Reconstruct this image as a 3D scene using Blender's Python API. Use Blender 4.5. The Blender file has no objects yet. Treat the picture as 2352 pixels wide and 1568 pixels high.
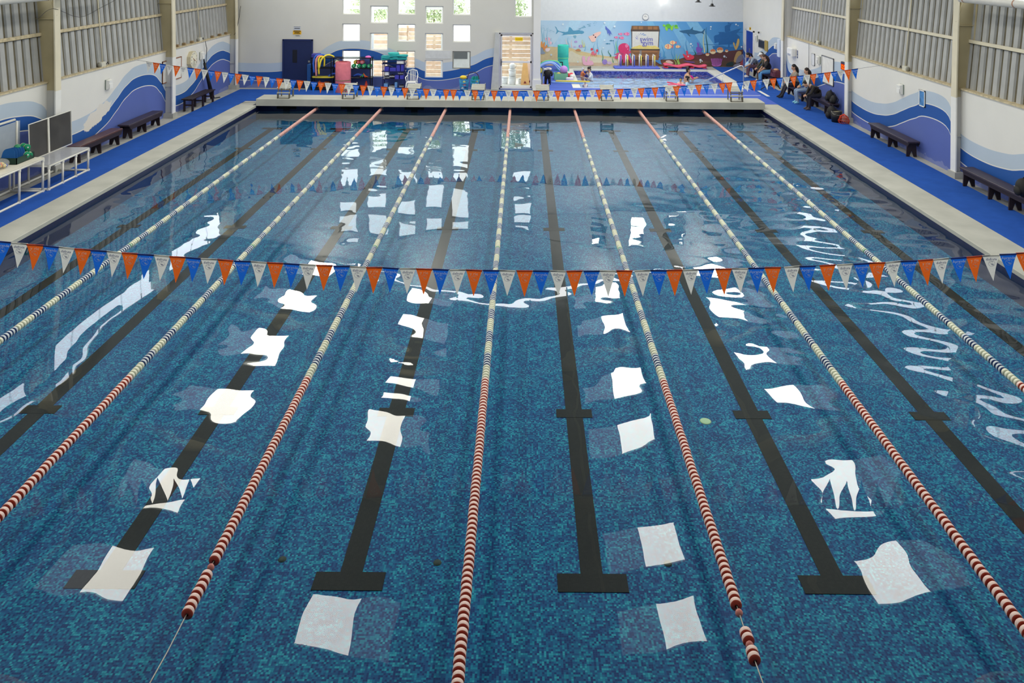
import bpy, bmesh, math, random
import numpy as np
from mathutils import Vector, Matrix
random.seed(7)
S = bpy.context.scene
C = S.collection
PI = math.pi
R = math.radians

# ---------------------------------------------------------------- camera
# image 2352 x 1568, focal length 1830 px, vertical lines kept parallel with lens shift
cam = bpy.data.objects.new('camera', bpy.data.cameras.new('camera'))
C.objects.link(cam)
cam.data.sensor_width = 36.0
cam.data.lens = 36.0 * 1830.1 / 2352
cam.data.shift_x = (1176 - 1203.9) / 2352
cam.data.shift_y = -(784 + 100.25) / 2352
cam.data.clip_end = 400
cam.location = (0, 0, 5.97)
cam.rotation_euler = (R(90), -0.0075, 0)
S.camera = cam

# ---------------------------------------------------------------- world, exposure
w = bpy.data.worlds.new('world'); S.world = w; w.use_nodes = True
bg = w.node_tree.nodes['Background']
bg.inputs[0].default_value = (0.93, 0.97, 1.0, 1); bg.inputs[1].default_value = 4.4
S.view_settings.view_transform = 'Standard'
S.view_settings.look = 'None'
S.view_settings.exposure = 0.0
S.view_settings.gamma = 1.0
S.view_settings.use_curve_mapping = False
SKYLIGHT = 19.5          # brightness of the translucent roof sheets
S.cycles.max_bounces = 6
S.cycles.diffuse_bounces = 3
S.cycles.glossy_bounces = 3
S.cycles.transparent_max_bounces = 10
S.cycles.use_adaptive_sampling = True
S.cycles.adaptive_threshold = .02
S.cycles.sample_clamp_indirect = 8

# ---------------------------------------------------------------- helpers
def lin(c):
    return tuple(((v/255)/12.92 if v/255 <= .04045 else ((v/255+.055)/1.055)**2.4) for v in c)
MATS = {}
def M(name, rgb, rough=.6, metal=0.0, var=.06, scale=6.0, spec=.4, bump=0.0):
    """plain procedural material: colour broken up with noise"""
    if name in MATS: return MATS[name]
    m = bpy.data.materials.new(name); m.use_nodes = True
    nt = m.node_tree; b = nt.nodes['Principled BSDF']
    b.inputs['Roughness'].default_value = rough; b.inputs['Metallic'].default_value = metal
    b.inputs['Specular IOR Level'].default_value = spec
    c = lin(rgb)
    ge = nt.nodes.new('ShaderNodeNewGeometry')
    n = nt.nodes.new('ShaderNodeTexNoise'); n.inputs['Scale'].default_value = scale; n.inputs['Detail'].default_value = 2
    nt.links.new(ge.outputs['Position'], n.inputs['Vector'])
    r = nt.nodes.new('ShaderNodeMapRange'); r.inputs[1].default_value = .3; r.inputs[2].default_value = .7
    r.inputs[3].default_value = 1 - var; r.inputs[4].default_value = 1 + var
    nt.links.new(n.outputs[0], r.inputs[0])
    mx = nt.nodes.new('ShaderNodeMix'); mx.data_type = 'RGBA'; mx.blend_type = 'MULTIPLY'; mx.inputs[0].default_value = 1
    mx.inputs[6].default_value = (*c, 1)
    nt.links.new(r.outputs[0], mx.inputs[7]); nt.links.new(mx.outputs[2], b.inputs['Base Color'])
    if bump:
        bp = nt.nodes.new('ShaderNodeBump'); bp.inputs['Strength'].default_value = bump; bp.inputs['Distance'].default_value = .01
        n2 = nt.nodes.new('ShaderNodeTexNoise'); n2.inputs['Scale'].default_value = scale*12
        nt.links.new(ge.outputs['Position'], n2.inputs['Vector'])
        nt.links.new(n2.outputs[0], bp.inputs['Height']); nt.links.new(bp.outputs[0], b.inputs['Normal'])
    MATS[name] = m
    return m
def emit(name, rgb, s, big=False):
    if name in MATS: return MATS[name]
    m = bpy.data.materials.new(name); m.use_nodes = True
    nt = m.node_tree; nt.nodes.clear()
    o = nt.nodes.new('ShaderNodeOutputMaterial'); e = nt.nodes.new('ShaderNodeEmission')
    e.inputs[0].default_value = (*lin(rgb), 1); e.inputs[1].default_value = s
    nt.links.new(e.outputs[0], o.inputs[0]); MATS[name] = m
    m.cycles.emission_sampling = 'FRONT' if big else 'NONE'
    return m
def cloth(name, rgb):
    """thin cloth that glows when lit from behind"""
    m=M(name,rgb,.75,var=.04,spec=.15); nt=m.node_tree; b=nt.nodes['Principled BSDF']; out=[n for n in nt.nodes if n.type=='OUTPUT_MATERIAL'][0]
    t=nt.nodes.new('ShaderNodeBsdfTranslucent'); t.inputs[0].default_value=(*lin(rgb),1); mx=nt.nodes.new('ShaderNodeMixShader'); mx.inputs[0].default_value=.45
    nt.links.new(b.outputs[0],mx.inputs[1]); nt.links.new(t.outputs[0],mx.inputs[2]); nt.links.new(mx.outputs[0],out.inputs[0])
    return m
def clear_mat(name, rgb, alpha, rough=.1):
    if name in MATS: return MATS[name]
    m = M(name, rgb, rough, var=.03); m.node_tree.nodes['Principled BSDF'].inputs['Alpha'].default_value = alpha
    return m

class MB:
    """collects simple shapes into one mesh"""
    def __init__(s): s.v=[]; s.f=[]; s.m=[]; s.sm=[]
    def add(s, vs, fs, m=0, smooth=False):
        o=len(s.v); s.v += [tuple(v) for v in vs]
        for f in fs: s.f.append(tuple(i+o for i in f)); s.m.append(m); s.sm.append(smooth)
        return s
    def box(s, x0,x1,y0,y1,z0,z1, m=0):
        v=[(x0,y0,z0),(x1,y0,z0),(x1,y1,z0),(x0,y1,z0),(x0,y0,z1),(x1,y0,z1),(x1,y1,z1),(x0,y1,z1)]
        return s.add(v,[(0,3,2,1),(4,5,6,7),(0,1,5,4),(1,2,6,5),(2,3,7,6),(3,0,4,7)],m)
    def bev(s, x0,x1,y0,y1,z0,z1, b=.02, m=0):
        """box with chamfered vertical and top edges"""
        o=[(x0+b,y0),(x1-b,y0),(x1,y0+b),(x1,y1-b),(x1-b,y1),(x0+b,y1),(x0,y1-b),(x0,y0+b)]
        cx,cy=(x0+x1)/2,(y0+y1)/2
        def ring(z,k): return [(x+(b*k if x<cx else -b*k), y+(b*k if y<cy else -b*k), z) for x,y in o]
        v=ring(z0,0)+ring(z1-b,0)+ring(z1,1)
        f=[tuple(range(7,-1,-1)),tuple(range(16,24))]
        for k in (0,8):
            for i in range(8): f.append((k+i,k+(i+1)%8,k+8+(i+1)%8,k+8+i))
        return s.add(v,f,m)
    def obox(s, c, size, mat=None, m=0):
        sx,sy,sz=[q/2 for q in size]; mat=mat or Matrix.Identity(3)
        v=[Vector(c)+mat@Vector(p) for p in [(-sx,-sy,-sz),(sx,-sy,-sz),(sx,sy,-sz),(-sx,sy,-sz),(-sx,-sy,sz),(sx,-sy,sz),(sx,sy,sz),(-sx,sy,sz)]]
        return s.add(v,[(0,3,2,1),(4,5,6,7),(0,1,5,4),(1,2,6,5),(2,3,7,6),(3,0,4,7)],m)
    def tube(s, path, r, seg=8, m=0, cap=True):
        path=[Vector(p) for p in path]; n=len(path); rr=r if isinstance(r,(list,tuple)) else [r]*n
        v=[]; up=None
        for i,p in enumerate(path):
            t=(path[min(i+1,n-1)]-path[max(i-1,0)]).normalized()
            if up is None: up = Vector((0,0,1)) if abs(t.z)<.9 else Vector((1,0,0))
            a=t.cross(up).normalized(); b=a.cross(t).normalized(); up=b
            for k in range(seg):
                q=2*PI*k/seg; v.append(p+a*(math.cos(q)*rr[i])+b*(math.sin(q)*rr[i]))
        f=[]
        for i in range(n-1):
            for k in range(seg): f.append((i*seg+k,i*seg+(k+1)%seg,(i+1)*seg+(k+1)%seg,(i+1)*seg+k))
        s.add(v,f,m,True)
        if cap:
            o=len(s.v)-n*seg
            s.f.append(tuple(o+k for k in range(seg-1,-1,-1))); s.m.append(m); s.sm.append(False)
            s.f.append(tuple(o+(n-1)*seg+k for k in range(seg))); s.m.append(m); s.sm.append(False)
        return s
    def lathe(s, prof, c=(0,0,0), seg=20, m=0, axis='z', mfun=None, smooth=True):
        v=[]; f=[]; n=len(prof); ms=[]
        for k in range(seg):
            q=2*PI*k/seg
            for r,h in prof:
                p=(math.cos(q)*r,math.sin(q)*r,h) if axis=='z' else ((math.cos(q)*r,h,math.sin(q)*r) if axis=='y' else (h,math.cos(q)*r,math.sin(q)*r))
                v.append((c[0]+p[0],c[1]+p[1],c[2]+p[2]))
        for k in range(seg):
            for i in range(n-1):
                fa=(k*n+i,((k+1)%seg)*n+i,((k+1)%seg)*n+i+1,k*n+i+1)
                if axis=='y': fa=fa[::-1]
                f.append(fa); ms.append(mfun(i) if mfun else m)
        o=len(s.v); s.v+=v
        for fa,mm in zip(f,ms): s.f.append(tuple(i+o for i in fa)); s.m.append(mm); s.sm.append(smooth)
        return s
    def ball(s, c, r, seg=12, rings=8, m=0, sc=(1,1,1), lo=0.0, hi=1.0):
        prof=[]
        for i in range(rings+1):
            q=PI*(lo+(hi-lo)*i/rings); prof.append((math.sin(q)*1.0,-math.cos(q)))
        v=[];f=[];n=len(prof)
        for k in range(seg):
            a=2*PI*k/seg
            for rr,h in prof: v.append((c[0]+math.cos(a)*rr*r*sc[0],c[1]+math.sin(a)*rr*r*sc[1],c[2]+h*r*sc[2]))
        for k in range(seg):
            for i in range(n-1): f.append((k*n+i,((k+1)%seg)*n+i,((k+1)%seg)*n+i+1,k*n+i+1))
        return s.add(v,f,m,True)
    def prism(s, poly, o, ux, uy, t, m=0):
        """flat polygon (2D) on a plane through o with axes ux, uy, thickness t along ux x uy"""
        o=Vector(o);ux=Vector(ux);uy=Vector(uy);n=ux.cross(uy).normalized()
        k=len(poly); v=[o+ux*x+uy*y for x,y in poly]+[o+ux*x+uy*y+n*t for x,y in poly]
        f=[tuple(range(k-1,-1,-1)),tuple(range(k,2*k))]+[(i,(i+1)%k,k+(i+1)%k,k+i) for i in range(k)]
        return s.add(v,f,m)
    def xform(s, mat):
        s.v=[tuple(mat@Vector(v)) for v in s.v]; return s
    def mesh(s, name, mats):
        me=bpy.data.meshes.new(name); me.from_pydata(s.v,[],s.f)
        for m in (mats if isinstance(mats,(list,tuple)) else [mats]): me.materials.append(m)
        me.polygons.foreach_set('material_index', s.m); me.polygons.foreach_set('use_smooth', s.sm)
        me.validate(); me.update(); return me
    def build(s, name, mats, parent=None, label=None):
        return link(name, s.mesh(name, mats), parent, label)
def link(name, me, parent=None, label=None):
    o=bpy.data.objects.new(name, me); C.objects.link(o)
    if parent: o.parent=parent
    if label: o['label']=label
    return o
def tag(o, label, cat=None, group=None, kind=None):
    o['label']=label
    if cat: o['category']=cat
    if group: o['group']=group
    if kind: o['kind']=kind
    return o
def thing(name, label, cat, loc=(0,0,0), rz=0, group=None):
    o=bpy.data.objects.new(name, None); C.objects.link(o); o.location=loc; o.rotation_euler=(0,0,rz)
    o.empty_display_size=.1
    return tag(o,label,cat,group)
def struct(name, mb, mats, label=None, parent=None):
    o=mb.build(name, mats, parent)
    if not parent: o['kind']='structure'
    if label: o['label']=label
    return o
def dup(root, loc=None, rz=None, label=None):
    r=root.copy(); C.objects.link(r)
    if loc is not None: r.location=loc
    if rz is not None: r.rotation_euler=(0,0,rz)
    if label: r['label']=label
    for ch in list(root.children):
        c=ch.copy(); C.objects.link(c); c.parent=r
        for g in list(ch.children):
            d=g.copy(); C.objects.link(d); d.parent=c
    return r
def text_mesh(name, s, size, mat, ext=.001):
    cu=bpy.data.curves.new(name,'FONT'); cu.body=s; cu.size=size; cu.extrude=ext; cu.align_x='CENTER'; cu.align_y='CENTER'; cu.resolution_u=2
    o=bpy.data.objects.new(name,cu); C.objects.link(o)
    dg=bpy.context.evaluated_depsgraph_get(); me=bpy.data.meshes.new_from_object(o.evaluated_get(dg))
    bpy.data.objects.remove(o); me.materials.clear(); me.materials.append(mat); me.name=name
    return me
def smooth_poly(pts, n=4, closed=True):
    out=[]; k=len(pts)
    for i in range(k if closed else k-1):
        p0,p1,p2,p3=[pts[(i+j-1)%k] if closed else pts[min(max(i+j-1,0),k-1)] for j in range(4)]
        for t in range(n):
            u=t/n
            out.append(tuple(.5*((2*p1[a])+(-p0[a]+p2[a])*u+(2*p0[a]-5*p1[a]+4*p2[a]-p3[a])*u*u+(-p0[a]+3*p1[a]-3*p2[a]+p3[a])*u**3) for a in (0,1)))
    if not closed: out.append(pts[-1])
    return out

def smooth3(pts, n=5):
    out=[]; k=len(pts)
    for i in range(k-1):
        q=[pts[min(max(i+j-1,0),k-1)] for j in range(4)]
        for t in range(n):
            u=t/n; out.append(tuple(.5*((2*q[1][a])+(-q[0][a]+q[2][a])*u+(2*q[0][a]-5*q[1][a]+4*q[2][a]-q[3][a])*u*u+(-q[0][a]+3*q[1][a]-3*q[2][a]+q[3][a])*u**3) for a in range(3)))
    return out+[tuple(pts[-1])]

# ---------------------------------------------------------------- materials of the setting
def wave_wall(name, axis, pts, lo, hi, patch=None, base=(226,225,220)):
    """white wall with painted wave bands; heights of the wave follow a float curve along the wall"""
    m=bpy.data.materials.new(name); m.use_nodes=True; nt=m.node_tree; N=nt.nodes; L=nt.links
    b=N['Principled BSDF']; b.inputs['Roughness'].default_value=.55; b.inputs['Specular IOR Level'].default_value=.3
    ge=N.new('ShaderNodeNewGeometry'); sp=N.new('ShaderNodeSeparateXYZ'); L.new(ge.outputs['Position'],sp.inputs[0])
    def math_(op,a,b_):
        q=N.new('ShaderNodeMath'); q.operation=op
        for i,x in enumerate((a,b_)):
            if isinstance(x,(int,float)): q.inputs[i].default_value=x
            else: L.new(x,q.inputs[i])
        return q.outputs[0]
    u=math_('DIVIDE',math_('SUBTRACT',sp.outputs[axis],lo),hi-lo)
    fc=N.new('ShaderNodeFloatCurve'); cv=fc.mapping.curves[0]
    P=[((a-lo)/(hi-lo),z/3) for a,z in pts]
    cv.points[0].location=P[0]; cv.points[1].location=P[-1]
    for p in P[1:-1]: cv.points.new(*p)
    fc.mapping.update(); L.new(u,fc.inputs['Value'])
    h=math_('MULTIPLY',fc.outputs[0],3.0)
    z=sp.outputs[2]
    noi=N.new('ShaderNodeTexNoise'); noi.inputs['Scale'].default_value=1.3; noi.inputs['Detail'].default_value=5
    L.new(ge.outputs['Position'],noi.inputs['Vector'])
    WHITE,PALE,MID,VIO=[(*lin(c),1) for c in (base,(182,197,213),(34,86,164),(88,106,176))]
    cur=None
    def layer(prev,fac,col):
        mx=N.new('ShaderNodeMix'); mx.data_type='RGBA'; L.new(fac,mx.inputs[0])
        if prev is None: mx.inputs[6].default_value=WHITE
        else: L.new(prev,mx.inputs[6])
        mx.inputs[7].default_value=col; return mx.outputs[2]
    cur=layer(None,math_('LESS_THAN',z,h),PALE)
    for off,wd,col in ((.385,.028,MID),(.765,.028,VIO)):
        cur=layer(cur,math_('LESS_THAN',z,math_('SUBTRACT',h,off-wd)),WHITE)
        cur=layer(cur,math_('LESS_THAN',z,math_('SUBTRACT',h,off)),col)
    # worn paint near the floor
    wear=math_('LESS_THAN',math_('ADD',z,math_('MULTIPLY',noi.outputs[0],.9)),.66)
    wf=math_('MULTIPLY',wear,.16); cur=layer(cur,wf,(*lin((205,208,220)),1))
    if patch:
        cy,cz,ry,rz_,sl=patch
        n2=N.new('ShaderNodeTexNoise'); n2.inputs['Scale'].default_value=2.6; n2.inputs['Detail'].default_value=9; n2.inputs['Roughness'].default_value=.65
        L.new(ge.outputs['Position'],n2.inputs['Vector'])
        da=math_('SUBTRACT',sp.outputs[axis],cy); dz=math_('SUBTRACT',math_('SUBTRACT',z,cz),math_('MULTIPLY',da,sl))
        e=math_('ADD',math_('POWER',math_('DIVIDE',math_('ABSOLUTE',da,0),ry),2.0),math_('POWER',math_('DIVIDE',math_('ABSOLUTE',dz,0),rz_),2.0))
        cur=layer(cur,math_('LESS_THAN',math_('ADD',e,math_('MULTIPLY',n2.outputs[0],2.2)),1.75),(*lin((222,218,210)),1))
    mr=N.new('ShaderNodeMapRange'); mr.inputs[3].default_value=.95; mr.inputs[4].default_value=1.04; L.new(noi.outputs[0],mr.inputs[0])
    mx=N.new('ShaderNodeMix'); mx.data_type='RGBA'; mx.blend_type='MULTIPLY'; mx.inputs[0].default_value=1
    L.new(cur,mx.inputs[6]); L.new(mr.outputs[0],mx.inputs[7]); L.new(mx.outputs[2],b.inputs['Base Color'])
    return m
def mosaic(name, cols, tile=.0215, grout=(30,84,118)):
    m=bpy.data.materials.new(name); m.use_nodes=True; nt=m.node_tree; N=nt.nodes; L=nt.links
    b=N['Principled BSDF']; b.inputs['Roughness'].default_value=.5; b.inputs['Specular IOR Level'].default_value=.15
    ge=N.new('ShaderNodeNewGeometry'); sc=N.new('ShaderNodeVectorMath'); sc.operation='MULTIPLY_ADD'
    L.new(ge.outputs['Position'],sc.inputs[0]); sc.inputs[1].default_value=(1/tile,)*3; sc.inputs[2].default_value=(.31,.37,.43)
    fl=N.new('ShaderNodeVectorMath'); fl.operation='FLOOR'; L.new(sc.outputs[0],fl.inputs[0])
    wn=N.new('ShaderNodeTexWhiteNoise'); L.new(fl.outputs[0],wn.inputs[0])
    no=N.new('ShaderNodeTexNoise'); no.inputs['Scale'].default_value=.12; no.inputs['Detail'].default_value=5; L.new(fl.outputs[0],no.inputs['Vector'])
    mr=N.new('ShaderNodeMapRange'); mr.inputs[1].default_value=.25; mr.inputs[2].default_value=.75; mr.inputs[3].default_value=-.22; mr.inputs[4].default_value=.22
    L.new(no.outputs[0],mr.inputs[0])
    ad=N.new('ShaderNodeMath'); ad.operation='ADD'; L.new(wn.outputs[0],ad.inputs[0]); L.new(mr.outputs[0],ad.inputs[1])
    rp=N.new('ShaderNodeValToRGB'); rp.color_ramp.interpolation='CONSTANT'
    el=rp.color_ramp.elements
    while len(el)<len(cols): el.new(.5)
    for i,(p,c) in enumerate(cols): el[i].position=p; el[i].color=(*lin(c),1)
    L.new(ad.outputs[0],rp.inputs[0])
    fr=N.new('ShaderNodeVectorMath'); fr.operation='FRACTION'; L.new(sc.outputs[0],fr.inputs[0])
    s2=N.new('ShaderNodeSeparateXYZ'); L.new(fr.outputs[0],s2.inputs[0])
    gx=N.new('ShaderNodeMath'); gx.operation='LESS_THAN'; L.new(s2.outputs[0],gx.inputs[0]); gx.inputs[1].default_value=.1
    gy=N.new('ShaderNodeMath'); gy.operation='LESS_THAN'; L.new(s2.outputs[1],gy.inputs[0]); gy.inputs[1].default_value=.1
    mxx=N.new('ShaderNodeMath'); mxx.operation='MAXIMUM'; L.new(gx.outputs[0],mxx.inputs[0]); L.new(gy.outputs[0],mxx.inputs[1])
    mm=N.new('ShaderNodeMath'); mm.operation='MULTIPLY'; mm.inputs[1].default_value=.6; L.new(mxx.outputs[0],mm.inputs[0])
    mx=N.new('ShaderNodeMix'); mx.data_type='RGBA'; L.new(mm.outputs[0],mx.inputs[0]); L.new(rp.outputs[0],mx.inputs[6]); mx.inputs[7].default_value=(*lin(grout),1)
    L.new(mx.outputs[2],b.inputs['Base Color'])
    return m
def water_mat(name, tint):
    """clear water: what lies below shows through, the surface mirrors more the flatter one looks at it"""
    m=bpy.data.materials.new(name); m.use_nodes=True; nt=m.node_tree; N=nt.nodes; L=nt.links; N.clear()
    out=N.new('ShaderNodeOutputMaterial'); mix=N.new('ShaderNodeMixShader'); tr=N.new('ShaderNodeBsdfTransparent'); gl=N.new('ShaderNodeBsdfGlossy')
    tr.inputs[0].default_value=(*tint,1); gl.inputs['Roughness'].default_value=.0
    ge=N.new('ShaderNodeNewGeometry')
    def math_(op,a,b_):
        q=N.new('ShaderNodeMath'); q.operation=op
        for i,x in enumerate((a,b_)):
            if isinstance(x,(int,float)): q.inputs[i].default_value=x
            else: L.new(x,q.inputs[i])
        return q.outputs[0]
    dt=N.new('ShaderNodeVectorMath'); dt.operation='DOT_PRODUCT'; L.new(ge.outputs['Incoming'],dt.inputs[0]); L.new(ge.outputs['Normal'],dt.inputs[1])
    f=math_('SUBTRACT',1.0,math_('ABSOLUTE',dt.outputs['Value'],0)); f=math_('POWER',f,5.0); f=math_('ADD',math_('MULTIPLY',f,.97),.022)
    cl=N.new('ShaderNodeClamp'); L.new(f,cl.inputs[0])
    L.new(cl.outputs[0],mix.inputs[0]); L.new(tr.outputs[0],mix.inputs[1]); L.new(gl.outputs[0],mix.inputs[2]); L.new(mix.outputs[0],out.inputs[0])
    return m

def water_mesh(name, x0, x1, y0, y1, step, bands, seed):
    """rippled water surface: sums of small sine waves, each band with its own mask over the pool"""
    nx, ny = int((x1-x0)/step)+1, int((y1-y0)/step)+1
    X, Y = np.meshgrid(np.linspace(x0,x1,nx), np.linspace(y0,y1,ny))
    rng = np.random.default_rng(seed); Z = np.zeros_like(X)
    for lo, hi, slope, ang0, spread, count, mask in bands:
        B = np.zeros_like(X)
        for _ in range(count):
            lam = rng.uniform(lo,hi); k = 2*math.pi/lam; a = ang0+rng.normal(0,spread); ph = rng.uniform(0,6.28)
            B += slope/k*np.sin(k*(X*math.cos(a)+Y*math.sin(a))+ph)
        Z += B*math.sqrt(2.0/count)*(mask(X,Y) if mask else 1.0)
    edge = np.minimum(np.minimum(X-x0,x1-X),np.minimum(Y-y0,y1-Y)); Z *= np.clip(edge/.25,0,1)
    me = bpy.data.meshes.new(name); n = nx*ny; co = np.empty((n,3),dtype=np.float32)
    co[:,0]=X.ravel(); co[:,1]=Y.ravel(); co[:,2]=Z.ravel()
    i = (np.arange(ny-1)[:,None]*nx+np.arange(nx-1)[None,:]).ravel()
    q = np.stack([i,i+1,i+1+nx,i+nx],1).astype(np.int32)
    me.vertices.add(n); me.vertices.foreach_set('co',co.ravel())
    me.loops.add(q.size); me.loops.foreach_set('vertex_index',q.ravel())
    me.polygons.add(len(q)); me.polygons.foreach_set('loop_start',np.arange(0,q.size,4,dtype=np.int32)); me.polygons.foreach_set('loop_total',np.full(len(q),4,dtype=np.int32))
    me.update(calc_edges=True); me.polygons.foreach_set('use_smooth',np.ones(len(q),dtype=bool)); me.update()
    return me
def sstep(v,a,b):
    t=np.clip((v-a)/(b-a),0,1); return t*t*(3-2*t)
# ================================================================ THE SETTING
D = .17                                   # deck height above the water
PX0, PX1, PY0, PY1 = -10.3, 9.28, 6.18, 31.18
SX0, SX1, SY0, SY1 = 2.55, 9.45, 35.3, 41.0   # small pool
RIDGE_X, RIDGE_Z, SLOPE = -.5, 9.2, .234
def roofz(x): return RIDGE_Z - SLOPE*abs(x-RIDGE_X)

concrete = M('concrete',(176,176,167),.8,var=.10,scale=1.6,bump=.15)
concrete2 = M('deck concrete',(172,172,166),.85,var=.12,scale=2.2,bump=.2)
white_paint = M('white paint',(226,226,223),.6,var=.03,scale=1.0)
grey_paint = M('grey white paint',(205,205,202),.6,var=.03,scale=1.0)
beige = M('beige steel paint',(190,178,142),.5,var=.07,scale=2.)
cream = M('cream steel paint',(222,214,190),.5,var=.05,scale=2.)
rust = M('rusty cream steel',(198,184,152),.8,var=.24,scale=9.)
navy = M('navy tile',(26,30,74),.3,var=.2,scale=18.)
black = M('black',(22,22,24),.5)
white = M('white plastic',(235,235,232),.35,var=.02)
steel = M('brushed steel',(168,165,155),.35,.6,var=.05)

sh=MB(); 
e_=.12
sh.box(-13.1,PX0-e_,-4,PY1,-.6,D-.012); sh.box(PX1+e_,12.2,-4,PY1,-.6,D-.012); sh.box(PX0-e_,PX1+e_,-4,PY0-e_,-.6,D-.012)
sh.box(-13.1,12.2,PY1+e_,SY0-e_,-.6,D-.012); sh.box(-13.1,SX0-e_,SY0-e_,36,-.6,D-.012); sh.box(.6,SX0-e_,36,43,-1.2,D-.012)
sh.box(SX1+e_,12.2,SY0-e_,43,-.6,D-.012); sh.box(SX0-e_,SX1+e_,SY1+e_,43,-.6,D-.012)
struct('floor',sh,concrete2,'grey concrete deck around the pools')

tiles = mosaic('blue pool mosaic',[(0,(4,48,106)),(.24,(4,74,126)),(.5,(2,97,140)),(.74,(8,126,156)),(.95,(38,150,172))])
btile = mosaic('black pool mosaic',[(0,(12,14,14)),(.5,(17,19,18)),(.8,(22,24,22))],grout=(30,36,34))
FZ=-.45
pf=struct('floor_pool',MB().box(PX0-.1,PX1+.1,PY0-.1,PY1+.1,FZ-.1,FZ),tiles,'blue mosaic floor of the lap pool')
lane_x=[-.5+2.5*k+1.25 for k in range(-4,4)]
me_line=MB().box(-.115,.115,8.06,29.45,0,.004).mesh('lane_line',btile)
def bar(wd,hd): return MB().box(-wd/2,wd/2,-hd/2,hd/2,0,.006).mesh('lane_mark',btile)
me_t=bar(.72,.24); me_c=bar(.5,.2)
me_v=MB().box(-.13,.13,-.01,.012,-.40,-.02).box(-.38,.38,-.01,.012,-.2,-.08).mesh('wall_target',btile)
for x in lane_x:
    o=link('lane_line',me_line,pf); o.location=(x,0,FZ)
    for y in (8.17,29.4): o=link('lane_mark',me_t,pf); o.location=(x,y,FZ)
    for y in (11.2,18.75,26.35): o=link('lane_mark',me_c,pf); o.location=(x,y,FZ)
for x,y in ((-2.52,8.46),(-.87,8.43),(1.57,8.44)):
    MB().lathe([(0,.012),(.035,.012),(.045,0)],(x,y,FZ),12).build('floor_fitting',M('dark fitting',(30,48,40)),pf)
pw=struct('wall_pool',MB().box(PX0-.1,PX0,PY0,PY1,-.5,D-.02).box(PX1,PX1+.1,PY0,PY1,-.5,D-.02).box(PX0,PX1,PY1,PY1+.1,-.5,D-.02).box(PX0,PX1,PY0-.1,PY0,-.5,D-.02),navy,'navy tiled edge of the lap pool')
for x in lane_x:
    o=link('wall_target',me_v,pw); o.location=(x,PY1-.012,.12)
patchy=lambda X,Y:.55+.45*np.sin(X*.55+1.3*np.sin(Y*.31))*np.sin(Y*.47+X*.2)
wp=link('water_pool',water_mesh('water_pool',PX0,PX1,PY0,PY1,.05,[
    (1.6,4.5,.007,0,2.,14,None),                                                         # slow calm swell
    (.45,.9,.0065,0,2.,22,patchy),(.28,.45,.004,0,2.,16,patchy),                                                       # fine wobble
    (.5,1.2,.034,1.57,.45,18,lambda X,Y:sstep(X,1.5,8.)*(.5+.5*patchy(X,Y))),           # ripples on the right
    (.3,.55,.014,1.57,.7,16,lambda X,Y:sstep(X,3.,9.)),
    ],5))
wp.data.materials.append(water_mat('pool water',(.93,.98,.985))); wp['kind']='structure'; wp['label']='clear blue water of the lap pool'
# coping strips
def nose(x_in,x_out,y0,y1):
    s=1 if x_out>x_in else -1
    prof=[(x_in,D-.1),(x_in+s*-.03,D-.09),(x_in+s*-.03,D-.012),(x_in-s*.015,D),(x_out,D),(x_out,D-.1)]
    v=[(x,y,z) for y in (y0,y1) for x,z in prof]; n=len(prof)
    f=[(i,(i+1)%n,n+(i+1)%n,n+i) for i in range(n)]+[tuple(range(n)),tuple(range(2*n-1,n-1,-1))]
    return MB().add(v,f)
tr=struct('trim_1',nose(PX0,-11.0,PY0,30.66),concrete,'pale concrete coping along the left edge of the pool')
struct('trim_2',nose(PX1,10.1,PY0,31.6),concrete,'pale concrete coping along the right edge of the pool')
struct('trim_3',MB().bev(-10.27,9.3,30.62,31.58,D-.02,.42,.015),concrete,'raised concrete platform under the starting blocks')
struct('trim_4',MB().box(SX0-.35,SX0,SY0,SY1,.1,D+.003).box(SX1,SX1+.55,SY0-.1,SY1+.1,.1,D+.003).box(SX0-.35,SX1,SY1,SY1+.25,.1,D+.003).box(SX0-.35,SX1,SY0-.12,SY0,.1,D+.003),
       M('pale coping',(214,214,210),.7,var=.05),'pale coping around the small pool')
# small pool
struct('floor_small_pool',MB().box(SX0-.1,SX1+.1,SY0-.1,SY1+.1,-.5,-.27),mosaic('small pool mosaic',[(0,(160,186,226)),(.4,(176,202,232)),(.7,(190,214,238))],.05,(196,216,238)),'light blue floor of the small pool')
struct('wall_small_pool',MB().box(SX0-.1,SX0,SY0,SY1,-.9,.1).box(SX1,SX1+.1,SY0,SY1,-.9,.1).box(SX0,SX1,SY1,SY1+.1,-.9,.1).box(SX0,SX1,SY0-.1,SY0,-.9,.1),
       mosaic('violet wall mosaic',[(0,(50,58,140)),(.5,(72,82,170)),(.8,(96,106,190))],.05,(90,100,180)),'violet blue tiled sides of the small pool')
ws_=link('water_small_pool',water_mesh('water_small_pool',SX0,SX1,SY0,SY1,.045,[(.6,1.4,.09,0,2.,18,None),(.25,.6,.13,0,2.,18,None)],8))
ws_.data.materials.append(water_mat('small pool water',(.9,.95,1))); ws_['kind']='structure'; ws_['label']='rippled water of the small pool'

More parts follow.
